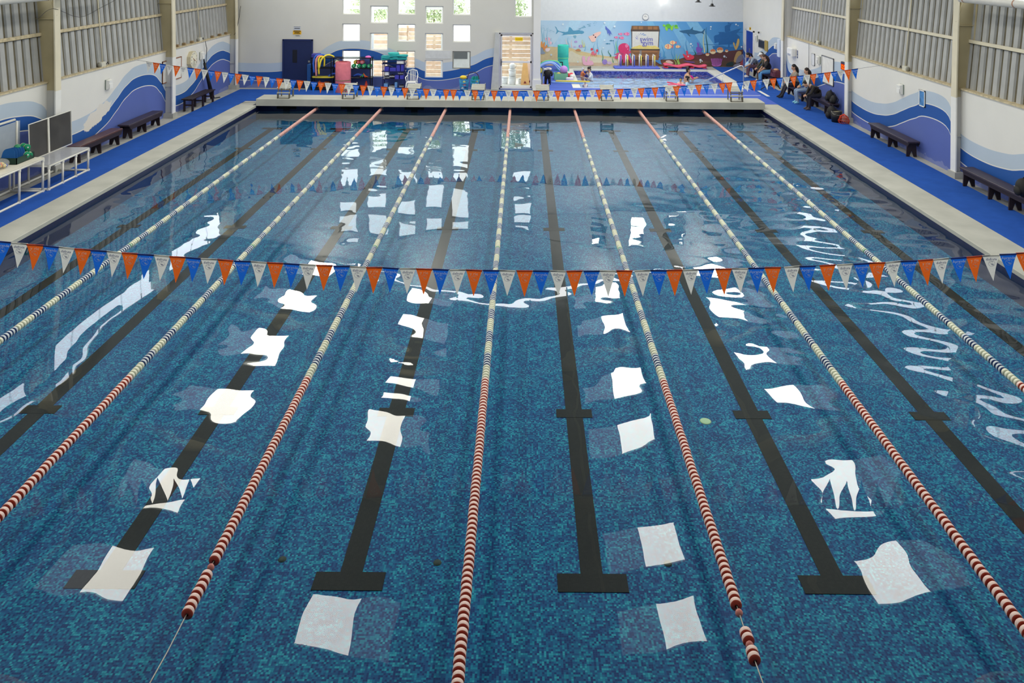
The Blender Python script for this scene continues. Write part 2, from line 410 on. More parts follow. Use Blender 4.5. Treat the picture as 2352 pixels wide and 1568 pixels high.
# carpets
carpet=M('royal blue carpet',(40,84,168),.95,var=.08,scale=3.,spec=.1,bump=.3)
carpet2=M('lighter blue matting',(78,102,190),.9,var=.06,scale=2.,spec=.15,bump=.2)
def mat_(name,label,x0,x1,y0,y1,m=carpet): return tag(MB().box(x0,x1,y0,y1,D-.012,D+.008).build(name,m),label,'carpet')
mat_('carpet','blue carpet runner between the left benches and the pool',-12.15,-11.0,2,34.25)
mat_('carpet','blue carpet runner between the right benches and the pool',10.1,11.4,2,32.0)
mat_('carpet','wide blue carpet behind the starting blocks below the grey wall',-11.0,.9,31.58,34.25)
mat_('carpet','blue matting between the starting blocks and the small pool',.9,10.1,31.6,SY0-.12,carpet2)
mat_('carpet','blue carpet square at the right end of the starting platform',10.1,11.4,32.0,34.9)
mat_('carpet','blue carpet runner beside the small pool toward the mural',10.05,11.2,34.9,42.3)
mat_('carpet','blue matting left of the small pool under the toys',.85,SX0-.35,SY0-.1,42.3,carpet2)
stripe=tag(MB().box(1.2,10.0,33.55,33.62,D+.0085,D+.011).build('floor_stripe',white),'thin white line across the blue matting','floor line')
tag(MB().box(10.22,10.36,33.4,34.8,D+.0085,D+.011).build('floor_stripe',white),'short white strip on the carpet near the handrail','floor line')

# ---------------------------------------------------------------- walls
LW=[(4,1.2),(6,1.85),(8.,1.3),(9.2,1.2),(11,1.5),(12.8,2.26),(14.5,1.8),(15.6,1.22),(16.6,1.3),(18,1.8),(19.3,2.26),(20.1,2.21),(21.,1.97),(22.3,1.23),(23.,1.24),(24,1.42),(24.9,1.8),(25.6,2.14),(26.3,2.28),(26.9,2.26),(27.9,1.86),(28.9,1.2),(29.5,1.15),(30.4,1.3),(31.3,1.68),(32.2,2.1),(32.8,2.25),(33.4,2.29),(34.0,2.2),(34.7,1.95)]
RW=[(4,1.3),(6,1.2),(8,1.7),(9.5,2.2),(11,1.9),(13,1.2),(14.5,1.6),(16,2.2),(17.3,1.9),(18.7,1.42),(19.4,1.27),(20.2,1.22),(21.2,1.3),(21.9,2.04),(22.5,2.18),(23.,2.17),(23.8,1.97),(24.6,1.67),(25.3,1.41),(26,1.26),(26.9,1.18),(27.7,1.21),(28.4,1.3),(28.9,2.16),(29.4,2.15),(30.1,2.08),(31,1.83),(32.3,1.47),(33,1.34),(33.7,1.28),(35.,1.36),(35.7,2.2),(36.5,2.32),(37.,2.3),(37.8,2.09),(38.5,1.74),(39.3,1.4),(40.4,1.2),(41.2,1.25),(42.5,1.6)]
FW=[(-13,1.3),(-11.6,1.23),(-10.5,1.28),(-9.6,1.5),(-9.0,1.69),(-8.4,2.05),(-7.9,2.24),(-7.4,2.28),(-6.7,2.22),(-5.9,1.95),(-5.2,1.66),(-4.6,1.45),(-4.3,1.33),(-3.9,1.29),(-3.4,1.32),(-2.3,1.57),(-1.3,1.97),(-.9,2.0)]
mL=wave_wall('painted left wall',1,LW,4,34.7,patch=(23.75,1.12,.95,.3,.28))
mR=wave_wall('painted right wall',1,RW,4,42.5)
mF=wave_wall('painted far wall',0,FW,-13,-.9,base=(208,207,200))
struct('wall_left',MB().box(-13.0,-12.7,-4,34.7,-.3,2.5),mL,'white left wall with painted blue waves')
struct('wall_right',MB().box(11.7,12.0,-4,35.45,-.3,2.5).box(11.7,12.0,35.45,42.8,-.3,6.6),mR,'white right wall with painted blue waves')
struct('wall_near',MB().box(-13.4,12.4,-4.2,-4,-.3,9.3),white_paint,'plain wall behind the viewer')
struct('wall_mural',MB().box(.5,12.2,42.5,42.8,-.3,9.2),M('mural room white',(222,226,230),.6,var=.02),'white end wall above the sea mural')
# alcove left side wall (return of the far wall)
struct('wall_end',MB().box(11.6,12.45,35.47,35.64,-.3,6.5),white_paint,'end wall behind the right corner column')
struct('wall_return',MB().box(.5,.72,34.9,42.5,-.3,8.9),white_paint,'white side wall of the small pool room')

# corrugated cladding above the masonry
clad=[M('zinc sheet',(172,173,172),.5,.1,var=.08,scale=3.),M('stained shaded groove',(98,91,72),.8,.0,var=.15,scale=5.)]  # browner grooves: their shade and dirt are both put into the colour
def cladding(name,x,sgn,y0,y1,label):
    mb=MB(); y=y0; p=.33
    while y<y1-.01:
        seg=[(0,0),(.11,0),(.135,.045),(.305,.045),(.33,0)]
        for (a,d0),(b,d1) in zip(seg[:-1],seg[1:]):
            ya,yb=min(y+a,y1),min(y+b,y1)
            if yb-ya<1e-4: continue
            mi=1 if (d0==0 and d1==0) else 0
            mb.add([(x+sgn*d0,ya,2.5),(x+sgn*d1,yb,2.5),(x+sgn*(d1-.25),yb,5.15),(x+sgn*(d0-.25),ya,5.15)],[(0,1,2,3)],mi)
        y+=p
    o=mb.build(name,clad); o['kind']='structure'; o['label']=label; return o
LC=[7.1,14.2,21.25,28.3,34.5]; RC=[7.1,14.2,21.3,28.4,35.5]
ys=[-4]+LC[:4]+[34.8]
for i in range(5):
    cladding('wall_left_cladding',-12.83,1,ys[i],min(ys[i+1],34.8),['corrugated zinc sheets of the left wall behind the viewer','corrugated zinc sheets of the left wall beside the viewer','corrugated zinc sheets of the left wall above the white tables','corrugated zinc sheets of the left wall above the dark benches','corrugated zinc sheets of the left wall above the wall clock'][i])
ys=[-4]+RC
for i in range(5):
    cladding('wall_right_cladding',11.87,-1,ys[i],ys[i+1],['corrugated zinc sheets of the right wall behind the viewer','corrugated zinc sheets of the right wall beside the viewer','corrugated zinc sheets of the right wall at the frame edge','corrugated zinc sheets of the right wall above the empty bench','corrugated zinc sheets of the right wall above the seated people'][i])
struct('wall_left_outer',MB().box(-13.4,-13.2,-4,34.9,2.4,5.15).box(-13.4,-13.2,-4,34.9,6.0,6.35),beige,'outer skin of the left wall')
struct('wall_right_outer',MB().box(12.24,12.4,-4,35.45,2.4,5.15).box(12.24,12.4,-4,43,6.0,6.35),beige,'outer skin of the right wall')
def sill(name,x0,x1,y0,y1,label): return struct(name,MB().box(x0,x1,y0,y1,2.5,2.54),rust,label)
sill('trim_5',-12.87,-12.66,-4,34.7,'rusty sill bar on top of the left wall'); sill('trim_6',11.66,11.91,-4,35.4,'rusty sill bar on top of the right wall')
for n,x0,x1,y1,z,lb in (('trim_7',-12.98,-12.86,34.6,3.79,'cream girt across the left cladding'),('trim_8',11.9,12.02,35.4,3.79,'cream girt across the right cladding'),('trim_9',-13.1,-12.97,34.6,5.0,'upper girt across the left cladding'),('trim_10',12.0,12.14,35.4,5.0,'upper girt across the right cladding')):
    struct(n,MB().box(x0,x1,-4,y1,z-.05,z-.04).box(x0 if x0<0 else x1-.012,x0+.012 if x0<0 else x1,-4,y1,z-.05,z+.06).box(x1-.02 if x0<0 else x0,x1 if x0<0 else x0+.02,-4,y1,z-.05,z+.05),rust if 'left' in lb else cream,lb)

# columns: tapered I sections with a painted lower part
def column(y,left,label):
    s=-1 if left else 1
    xi=(lambda z:-12.41-.02*max(0,z-2.4)) if left else (lambda z:11.52+.02*max(0,z-2.4))
    xo=(lambda z:-12.76-.075*max(0,z-.9)) if left else (lambda z:11.76+.08*max(0,z-.9))
    root=bpy.data.objects.new('column',None); C.objects.link(root); root.location=(0,y,0); root['kind']='structure'; root['label']=label
    def web(z0,z1): return MB().add([(xi(z0),0,z0),(xo(z0),0,z0),(xo(z1),0,z1),(xi(z1),0,z1),(xi(z0),.015,z0),(xo(z0),.015,z0),(xo(z1),.015,z1),(xi(z1),.015,z1)],[(0,1,2,3),(7,6,5,4),(0,3,7,4),(1,5,6,2),(0,4,5,1),(3,2,6,7)])
    def fl(fx,z0,z1,w=.125):
        a,b=fx(z0),fx(z1); t=.018
        return MB().add([(a-t,-w,z0),(a+t,-w,z0),(a+t,w,z0),(a-t,w,z0),(b-t,-w,z1),(b+t,-w,z1),(b+t,w,z1),(b-t,w,z1)],[(0,3,2,1),(4,5,6,7),(0,1,5,4),(1,2,6,5),(2,3,7,6),(3,0,4,7)])
    zt=2.3
    web(.3,zt).build('lower_web',grey_paint,root); web(zt,5.9).build('web',beige,root)
    fl(xi,.3,zt).build('lower_flange',white,root); fl(xi,zt,5.9).build('flange',cream,root); fl(xo,.3,5.9).build('outer_flange',beige,root)
    MB().box(min(xi(.3),xo(.3))-.06,max(xi(.3),xo(.3))+.06,-.18,.18,D-.01,.32).build('footing',concrete2,root)
    for z in (1.25,4.2): 
        a,b=sorted((xi(z),xo(z))); MB().box(a,b,-.05,.0,z,z+.015).build('stiffener',grey_paint if z<2 else beige,root)
    # knee brace and rafter stub
    MB().tube([(xi(4.3),-.03,4.3),((xi(4.3)+xo(4.3))/2,-.03,5.2)],.025,6).build('brace',beige,root)
    return root
LL=['behind the viewer on the left','beside the viewer on the left','between the white tables and the dark benches','between the left benches and the wall clock','in the far left corner']
RL=['behind the viewer on the right','beside the viewer on the right','between the two empty benches','between the digital clock and the empty bench','at the corner of the small pool room']
for i in range(5):
    column(LC[i],True,'tapered beige steel column '+LL[i]); column(RC[i],False,'tapered beige steel column '+RL[i])

# ---------------------------------------------------------------- roof with translucent sheets
roof=MB()
def roof_part(xa,xb,y0,y1):
    za,zb=roofz(xa),roofz(xb)
    roof.add([(xa,y0,za),(xb,y0,zb),(xb,y1,zb),(xa,y1,za),(xa,y0,za+.1),(xb,y0,zb+.1),(xb,y1,zb+.1),(xa,y1,za+.1)],[(3,2,1,0),(4,5,6,7),(0,1,5,4),(1,2,6,5),(2,3,7,6),(3,0,4,7)])
roof_part(-13.4,RIDGE_X,-4.2,35.0); roof_part(RIDGE_X,12.4,-4.2,35.0); roof_part(.5,12.4,35.0,43)
ceil_=struct('ceiling',roof,M('roof sheet',(120,124,122),.6,var=.1,scale=2.),'grey sheet metal roof with translucent panels')
sky_m=emit('daylit translucent sheet',(255,252,240),SKYLIGHT,True)
sky_ghost=emit('ghost reflection sheet',(235,240,255),SKYLIGHT*.075)  # dim sheets added to give faint second reflections beside the bright ones
sky_soft=emit('daylit clerestory sheet',(245,250,255),SKYLIGHT*.32,True)
def slope_panel(x,y,wx,wy,z_off,th):
    dz=-SLOPE*(1 if x>RIDGE_X else -1)
    return MB().add([(-wx/2,-wy/2,-wx/2*dz),(wx/2,-wy/2,wx/2*dz),(wx/2,wy/2,wx/2*dz),(-wx/2,wy/2,-wx/2*dz)],[(3,2,1,0)])
for x in (-8.55,-4.15,3.5,7.85):
    me=slope_panel(x,0,1.0,1.4,0,0).mesh('translucent_sheet',sky_m); me2=slope_panel(x,0,.9,1.4,0,0).mesh('ghost_sheet',sky_ghost)
    gx=x+(.97 if x in (-4.15,7.85) else -.97)
    for y in (9.4,13.1,17.0,19.75,23.7,26.8,30.5,33.6,37.2,40.3):
        if x==-4.15 and abs(y-19.75)<.1: continue
        if y>35 and x<0: continue
        o=link('translucent_sheet',me,ceil_); o.location=(x,y,roofz(x)-.02)
        o=link('ghost_sheet',me2,ceil_); o.location=(gx,y,roofz(gx)-.02)
me=slope_panel(6,0,1.0,1.4,0,0).mesh('translucent_sheet',sky_m)      # sheets added only to brighten the small pool room
for x in (5.7,):
    for y in (37.2,40.2): o=link('translucent_sheet',me,ceil_); o.location=(x,y,roofz(x)-.02)
# rafters and purlins
for i,y in enumerate(LC[:-1]):
    mb=MB()
    for s in (-1,1):
        xe=-12.9 if s<0 else 12.0
        for z0,z1,wd in ((-.42,-.40,.1),(-.06,-.04,.1),(-.4,-.05,.012)):
            mb.add([(RIDGE_X,y-wd,RIDGE_Z+z0),(xe,y-wd,roofz(xe)+z0),(xe,y+wd,roofz(xe)+z0),(RIDGE_X,y+wd,RIDGE_Z+z0),(RIDGE_X,y-wd,RIDGE_Z+z1),(xe,y-wd,roofz(xe)+z1),(xe,y+wd,roofz(xe)+z1),(RIDGE_X,y+wd,RIDGE_Z+z1)],
                   [(0,1,2,3),(7,6,5,4),(0,4,5,1),(2,6,7,3),(1,5,6,2),(0,3,7,4)])
    mb.build('rafter',beige,ceil_)
for x in (-11.5,-10.2,-7.2,-5.8,-2.6,-1.2,.3,1.8,5.1,6.4,9.2,10.6):
    MB().box(x-.03,x+.03,-4,42.5 if x>1 else 34.6,roofz(x)-.2,roofz(x)-.05).build('purlin',beige,ceil_)
# clerestory strips under the eaves
def clerestory(n,x,label,y1):
    root=bpy.data.objects.new(n,None); C.objects.link(root); root['kind']='structure'; root['label']=label
    MB().box(x-.03,x+.03,-4,y1,5.1,5.2).box(x-.03,x+.03,-4,y1,6.0,6.06).build('frame',beige,root)
    me=MB().add([(0,.04,5.2),(0,1.36,5.2),(0,1.36,6.0),(0,.04,6.0)],[(0,1,2,3) if x<0 else (3,2,1,0)]).mesh('pane',sky_soft); y=2.
    while y<y1-1.4: o=link('pane',me,root); o.location=(x,y,0); y+=1.42
clerestory('window_40',-13.1,'strip of daylit panes under the left eave',34.8); clerestory('window_41',12.15,'strip of daylit panes under the right eave',35.3)

# ---------------------------------------------------------------- far wall with its openings
GY=34.7
WIN=[]
for c,x in enumerate((-7.9,-6.69,-5.5,-4.29,-3.09)):
    if c%2==0: rows=((1.05,1.82),(2.21,2.98),(3.39,4.16),(4.57,5.33),(5.6,6.2))
    else: rows=((.66,1.42),(1.83,2.59),(3.01,3.77),(4.19,4.95),(5.37,6.1))
    for z0,z1 in rows: WIN.append((x,x+.79,z0,z1))
WIN+=[(-.4,.37,3.32,4.12),(-.4,.37,4.4,5.1),(-.4,.37,5.25,5.7),(-.36,.3,5.85,6.1)]
WIN+=[(6.2,7.1,5.55,6.3),(7.75,8.65,5.35,6.0),(8.85,9.7,5.35,6.1),(9.9,10.7,5.35,6.0),(3.05,3.75,5.6,6.25),(4.7,5.4,5.6,6.25)]
DOORH=(-1.06,.43,.2,2.63)
def cells(openings,X0,X1,Z0,Z1,keep):
    xs=sorted({X0,X1}|{v for o in openings for v in o[:2]}); zs=sorted({Z0,Z1}|{v for o in openings for v in o[2:]})
    mb=MB()
    for i in range(len(xs)-1):
        if xs[i]<X0 or xs[i+1]>X1: continue
        k=0
        while k<len(zs)-1:
            cx=(xs[i]+xs[i+1])/2
            hole=lambda j: any(o[0]<cx<o[1] and o[2]<(zs[j]+zs[j+1])/2<o[3] for o in openings)
            if zs[k]<Z0-1e-6 or zs[k+1]>Z1+1e-6 or hole(k): k+=1; continue
            j=k
            while j+1<len(zs)-1 and zs[j+2]<=Z1+1e-6 and not hole(j+1): j+=1
            mb.box(xs[i],xs[i+1],GY,GY+.2,zs[k],zs[j+1]); k=j+1
    return mb
opl=[o for o in WIN if o[0]<.5]+[DOORH]
struct('wall_far',cells(opl,-13.2,.72,.0,6.3,None),mF,'grey white far wall with square windows and painted waves')
opr=[o for o in WIN if o[0]>.5]
struct('wall_header',cells(opr,.72,12.2,5.25,6.32,None),white_paint,'header wall over the opening to the small pool')
gab=[(-13.2,6.3),(12.2,6.3),(12.2,roofz(12.2)-.32),(RIDGE_X,RIDGE_Z-.32),(-13.2,roofz(-13.2)-.32)]
gab=[(x,max(z,6.3)) for x,z in gab]
struct('wall_gable',MB().prism(gab,(0,GY+.2,0),(1,0,0),(0,0,1),.2),white_paint,'gable above the far wall')
gs=MB()
for s in (-1,1):
    xe=-12.6 if s<0 else 11.7
    gs.add([(RIDGE_X,GY+.05,RIDGE_Z-.32),(xe,GY+.05,roofz(xe)-.32),(xe,GY+.05,roofz(xe)-.05),(RIDGE_X,GY+.05,RIDGE_Z-.05)],[(0,1,2,3)])
g_=struct('window_42',gs,emit('daylit gable gap',(255,255,255),9.),'bright daylit gap between gable and roof')
glass=bpy.data.materials.new('window glass'); glass.use_nodes=True
_n=glass.node_tree.nodes; _l=glass.node_tree.links; _n.clear()
_o=_n.new('ShaderNodeOutputMaterial'); _t=_n.new('ShaderNodeBsdfTransparent'); _g=_n.new('ShaderNodeBsdfGlossy'); _g.inputs['Roughness'].default_value=.02
_m=_n.new('ShaderNodeMixShader'); _f=_n.new('ShaderNodeFresnel'); _f.inputs[0].default_value=1.3; _t.inputs[0].default_value=(.96,.98,.97,1)
_l.new(_f.outputs[0],_m.inputs[0]); _l.new(_t.outputs[0],_m.inputs[1]); _l.new(_g.outputs[0],_m.inputs[2]); _l.new(_m.outputs[0],_o.inputs[0])
for i,(x0,x1,z0,z1) in enumerate(WIN):
    t=.045; ym=GY+.1
    fm=steel if (abs(x0+3.09)<.01 and abs(z0-1.05)<.01) else white
    fr=struct('window_%d'%(i+1),MB().box(x0,x1,ym-.04,ym+.03,z0,z0+t).box(x0,x1,ym-.04,ym+.03,z1-t,z1).box(x0,x0+t,ym-.04,ym+.03,z0+t,z1-t).box(x1-t,x1,ym-.04,ym+.03,z0+t,z1-t),fm)
    fr['label']='square white framed window' if fm is white else 'square window with a grey metal frame above the baskets'
    MB().box(x0+t,x1-t,ym-.006,ym+.002,z0+t,z1-t).build('pane',glass,fr)
# blank panel patch beside the windows
tag(MB().box(-4.27,-3.14,GY-.012,GY,1.49,1.84).build('wall_panel',M('pale grey panel',(206,208,207),.5)),'blank pale grey panel screwed between two windows','panel')
# pilaster left of the glass door, door surround
struct('trim_11',MB().prism([(-1.40,.17),(-1.06,.17),(-1.06,2.66),(-1.22,2.66)],(0,GY,0),(1,0,0),(0,0,1),.12),M('grey reveal paint',(190,192,190),.6),'slanted grey reveal beside the glass door')
struct('trim_12',MB().box(.43,.74,GY-.1,GY,.17,6.2).box(.40,.78,GY-.16,GY-.1,.17,.62),white_paint,'white corner pier beside the small pool')
# glass door
dr=bpy.data.objects.new('door_1',None); C.objects.link(dr); dr.location=(-.315,GY+.08,.2); dr['kind']='structure'; dr['label']='tall white framed glass door to the bright courtyard'
fw=.055; W_,H_=1.49,2.43
alu=M('white aluminium',(228,228,232),.4,var=.02); alud=M('grey aluminium',(120,118,130),.4,.2)
MB().box(-W_/2,-W_/2+fw,-.04,.03,0,H_).box(W_/2-fw,W_/2,-.04,.03,0,H_).box(-W_/2,W_/2,-.04,.03,H_-fw,H_).box(-W_/2,W_/2,-.04,.03,0,.03).build('frame',alu,dr)
leaf=MB().box(-W_/2+.07,-W_/2+.13,-.03,.02,.04,H_-.08).box(W_/2-.13,W_/2-.07,-.03,.02,.04,H_-.08).box(-W_/2+.07,W_/2-.07,-.03,.02,1.12,1.2).box(-W_/2+.07,W_/2-.07,-.03,.02,H_-.14,H_-.08).box(-W_/2+.07,W_/2-.07,-.03,.02,.04,.1).build('door_leaf',alu,dr)
MB().box(-W_/2+.06,-W_/2+.07,-.05,.03,.03,H_-.07).box(W_/2-.07,W_/2-.06,-.05,.03,.03,H_-.07).box(-W_/2+.06,W_/2-.06,-.05,.03,H_-.075,H_-.065).build('gasket',alud,dr)
MB().box(-W_/2+.13,W_/2-.13,-.008,.0,.1,1.12).box(-W_/2+.13,W_/2-.13,-.008,.0,1.2,H_-.14).build('pane',glass,dr)
MB().tube([(-W_/2+.1,-.07,1.0),(-W_/2+.1,-.07,1.3)],.015,8).box(-W_/2+.085,-W_/2+.115,-.07,-.03,1.02,1.05).box(-W_/2+.085,-W_/2+.115,-.07,-.03,1.25,1.28).build('handle',alud,leaf)
# blue steel door with a dark vision panel
dr2=bpy.data.objects.new('door_2',None); C.objects.link(dr2); dr2.location=(-9.82,GY,D); dr2['kind']='structure'; dr2['label']='dark navy blue door under the yellow sign'
dn=M('navy door paint',(24,38,82),.45,var=.06)
lf=MB().box(-.6,.6,-.05,.0,0.0,2.06).build('door_leaf',dn,dr2)
MB().box(-.66,-.6,-.07,.0,0,2.1).box(.6,.66,-.07,.0,0,2.1).box(-.66,.66,-.07,.0,2.06,2.12).build('frame',M('navy frame',(30,44,92),.5),dr2)
MB().box(-.22,-.02,-.056,-.049,1.1,1.66).build('vision_panel',M('dark panel',(26,28,38),.3),lf)
MB().lathe([(0,-.05),(.03,-.045),(.03,-.03),(.012,-.02),(.012,0)],(.5,-.055,1.0),10,axis='y').build('knob',steel,lf)
MB().box(.46,.54,-.058,-.05,1.12,1.2).build('lock_plate',steel,lf)
# blue door in the right wall of the small pool room
dr3=bpy.data.objects.new('door_3',None); C.objects.link(dr3); dr3.location=(11.7,41.05,D); dr3['kind']='structure'; dr3['label']='royal blue double door beside the mural'
db=M('royal door paint',(34,66,160),.45)
for s in (-1,1): 
    lf=MB().box(-.05,0,min(0,s*.62)+.005,max(0,s*.62)-.005,0,2.03).build('door_leaf',db,dr3); MB().box(-.062,-.05,s*.05-.02,s*.05+.02,.95,1.15).build('handle',steel,lf)
MB().box(-.07,0,-.7,-.62,0,2.1).box(-.07,0,.62,.7,0,2.1).box(-.07,0,-.7,.7,2.03,2.1).build('frame',white,dr3)

# ---------------------------------------------------------------- courtyard outside the far wall
struct('ground_courtyard',MB().box(-30,.5,34.9,90,-.2,.1),M('pale paving',(226,224,218),.8,var=.05),'pale courtyard paving outside the windows')
woods=[M('weathered plank %d'%k,c,.8,var=.15,scale=5.) for k,c in enumerate(((222,190,162),(234,208,180),(212,182,156),(240,220,196)))]
fence=thing('plank_fence','weathered wooden plank fence in the courtyard behind the windows','fence',(0,38.4,0.1))
for k in range(12):
    for x0,x1 in ((-7.4,-5.6),(-5.58,-3.8),(-1.4,.45)):
        MB().box(x0,x1,-.02,.02+.01*(k%2),k*.2,k*.2+.185).build('plank',woods[random.randrange(4)],fence)
for x in (-7.3,-5.6,-3.9,-1.3,.4): MB().box(x-.05,x+.05,.04,.14,0,2.5).build('post',woods[2],fence)
pg=thing('pergola','white timber pergola in the courtyard','pergola',(-5,36.4,.1))
for x in (-4.2,-1.9,1.3): MB().box(x-.06,x+.06,-.06,.06,0,3.4).build('post',white,pg)
MB().box(-4.6,2.,-.07,.07,3.4,3.55).build('beam',white,pg)
for k in range(7):
    x=-4.3+k*1.0; MB().obox((x,.9,3.5),(.08,2.4,.12),Matrix.Rotation(R(-9),3,'X')).build('rafter',white,pg)
t=thing('garden_shed','low grey shed seen through the metal framed window','shed',(-3.0,38.2,.1)); MB().box(-.6,.7,-.5,.5,0,1.7).build('body',M('pale grey render',(196,196,194),.7),t); MB().prism([(-.75,1.7),(.85,1.7),(.85,1.78),(-.75,1.84)],(0,-.6,0),(1,0,0),(0,0,1),-1.2).build('roof',white,t); MB().box(-.35,.35,-.52,-.5,1.0,1.4).build('opening',M('dark opening',(90,92,94),.7),t)
leafm=[M('leaf green %d'%k,c,.6,var=.2,scale=9.) for k,c in enumerate(((206,220,180),(222,232,204),(186,206,158)))]
def foliage(name,label,loc,rad,n,size,cat='shrub'):
    mb=MB()
    for _ in range(n):
        d=Vector((random.gauss(0,1),random.gauss(0,1),random.gauss(0,1))).normalized()*random.uniform(.45,1)
        p=Vector((d.x*rad[0],d.y*rad[1],d.z*rad[2])); q=Matrix.Rotation(random.uniform(0,6.3),3,'Z')@Matrix.Rotation(random.uniform(-1.2,1.2),3,'X')
        l=size*random.uniform(.6,1.2); w_=l*.35
        vs=[p+q@Vector(v) for v in ((0,0,0),(w_,l*.5,.02),(0,l,0),(-w_,l*.5,.02))]
        mb.add(vs,[(0,1,2,3)],random.randrange(3))
    t=thing(name,label,cat,loc); o=mb.build('foliage',leafm,t); o['kind']='stuff'
    MB().tube([(0,0,-loc[2]+.1),(0.05,0,-loc[2]*.5),(0,0,0)],[.09,.07,.04],8).build('stem',M('bark',(150,134,116),.9),t)
    return t
foliage('garden_tree','leafy green tree rising behind the plank fence on the right',(-.7,41.2,3.3),(1.0,.8,1.2),1800,.16,'tree')
foliage('garden_tree','pale green tree behind the plank fence in the middle',(-4.7,41.6,3.2),(2.0,1.0,.9),3200,.17,'tree')
foliage('garden_tree','green tree behind the plank fence near the racks',(-8.2,42.4,3.1),(1.3,1.0,.9),2000,.17,'tree')
for k,(x,z,lb) in enumerate(((-3.7,2.05,'hanging green plant on the fence by the middle window'),(-6.2,2.0,'hanging green plant on the fence by the kickboard rack'),(-.85,2.45,'trailing plant at the top left of the glass door'),(.15,2.4,'trailing plant at the top right of the glass door'))):
    t=thing('hanging_plant',lb,'plant',(x,38.2,z))
    mb=MB()
    for _ in range(70):
        a=random.uniform(0,6.3); l=random.uniform(.12,.3); p=Vector((math.cos(a)*.05,math.sin(a)*.05,0)); e=Vector((math.cos(a)*l,math.sin(a)*l*.4,random.uniform(-.2,.15))); sd=Vector((-math.sin(a),math.cos(a),0))*.03
        mb.add([p,p+e*.5+sd,p+e,p+e*.5-sd],[(0,1,2,3)],random.randrange(3))
    o=mb.build('foliage',leafm,t); o['kind']='stuff'
    MB().lathe([(0,-.16),(.07,-.16),(.1,0),(.09,0),(.06,-.14)],(0,0,0),12).box(-.02,.02,.05,.2,-.05,-.02).build('pot',M('terracotta',(196,124,96),.8),t)
# ================================================================ LANE ROPES
red=M('brick red plastic',(168,62,42),.4,var=.08,scale=20.); redrim=M('top lit pink rim',(238,208,198),.4,var=.05,scale=20.)  # rims paler than faces: light on the float tops put into the colour
blu=M('dark blue plastic',(34,58,110),.4,var=.08); blurim=M('top lit blue rim',(196,204,208),.4)
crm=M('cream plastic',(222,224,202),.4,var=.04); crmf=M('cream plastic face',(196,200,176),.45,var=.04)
grn=M('green plastic',(70,130,96),.4); grnrim=M('top lit green rim',(176,206,176),.4)
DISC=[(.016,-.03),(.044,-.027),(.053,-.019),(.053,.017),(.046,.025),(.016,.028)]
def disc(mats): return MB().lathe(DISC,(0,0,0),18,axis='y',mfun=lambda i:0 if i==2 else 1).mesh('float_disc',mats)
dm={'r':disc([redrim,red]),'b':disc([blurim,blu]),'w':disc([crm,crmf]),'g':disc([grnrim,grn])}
ball_me=MB().ball((0,0,0),.036,10,6,sc=(1,.8,1)).mesh('end_float',M('pink end float',(206,132,122),.4))
names=['first lane rope from the left wall','second lane rope from the left wall','third lane rope from the left wall, ending in the lower left','middle lane rope running down the centre of the pool','third lane rope from the right wall, with loose end floats','second lane rope from the right wall','first lane rope from the right wall']
for k in range(7):
    x=-.5+2.5*(k-3)
    t=thing('lane_rope',names[k],'lane rope',(x,31.1,0),group='lane ropes of the lap pool')
    MB().tube([(0,.06,.07),(0,-.12,.02),(0,-24.3,.015),(0,-24.9,.06)],.006,6).build('cable',steel,t)
    MB().tube([(0,.07,.07),(0,-.02,.06)],.02,8).box(-.05,.05,.055,.075,.02,.12).build('wall_anchor',steel,t)
    end=[7.0,7.0,7.18,6.35,7.30,7.0,7.0][k]
    ylist=[]; y=30.9
    while y>end: ylist.append(y); y-=.0705
    if k==2: ylist=[q for q in ylist if not 7.70<q<7.78]
    if k==4: ylist+= [7.03,6.97,6.84,6.78]
    # discs beyond the lower frame edge count as least visible
    def seen(yy): 
        px=abs(1830*x/yy+ (28 if x>0 else -28)*0); return px<1230
    def kind(i,yy):
        if yy<11.2 or yy>26.15: return 'r'
        if abs(yy-16.25)<.035: return 'g'
        return 'w' if int((yy-11.2)/.36)%2==0 else 'b'
    order=sorted(range(len(ylist)),key=lambda i:(0 if seen(ylist[i]) else 1, ylist[i]))
    single=set(order[:300]); rest={}
    for i,yy in enumerate(ylist):
        kd=kind(i,yy)
        if i in single:
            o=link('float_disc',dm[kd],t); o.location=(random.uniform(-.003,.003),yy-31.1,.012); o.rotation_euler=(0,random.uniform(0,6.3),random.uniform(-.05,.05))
        else: rest.setdefault(kd,[]).append(yy-31.1)
    if rest:
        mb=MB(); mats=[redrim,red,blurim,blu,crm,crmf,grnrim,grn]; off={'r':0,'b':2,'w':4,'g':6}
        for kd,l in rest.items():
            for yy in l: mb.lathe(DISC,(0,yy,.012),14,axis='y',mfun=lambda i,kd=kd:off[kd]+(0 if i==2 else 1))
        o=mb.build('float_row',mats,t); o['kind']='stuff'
    if k in (2,3,4):
        for yy in ([7.74,7.44] if k==2 else [7.6,7.28,7.0,6.7] if k==3 else [7.25,6.91]):
            o=link('end_float',ball_me,t); o.location=(0,yy-31.1,.012)
tag(MB().lathe([(0,.006),(.06,.006),(.075,0),(.06,-.006),(0,-.006)],(2.38,10.26,.004),14).build('floating_puck',M('pale green foam',(150,190,150),.5)),'small pale green foam disc floating between two lane ropes','foam disc')

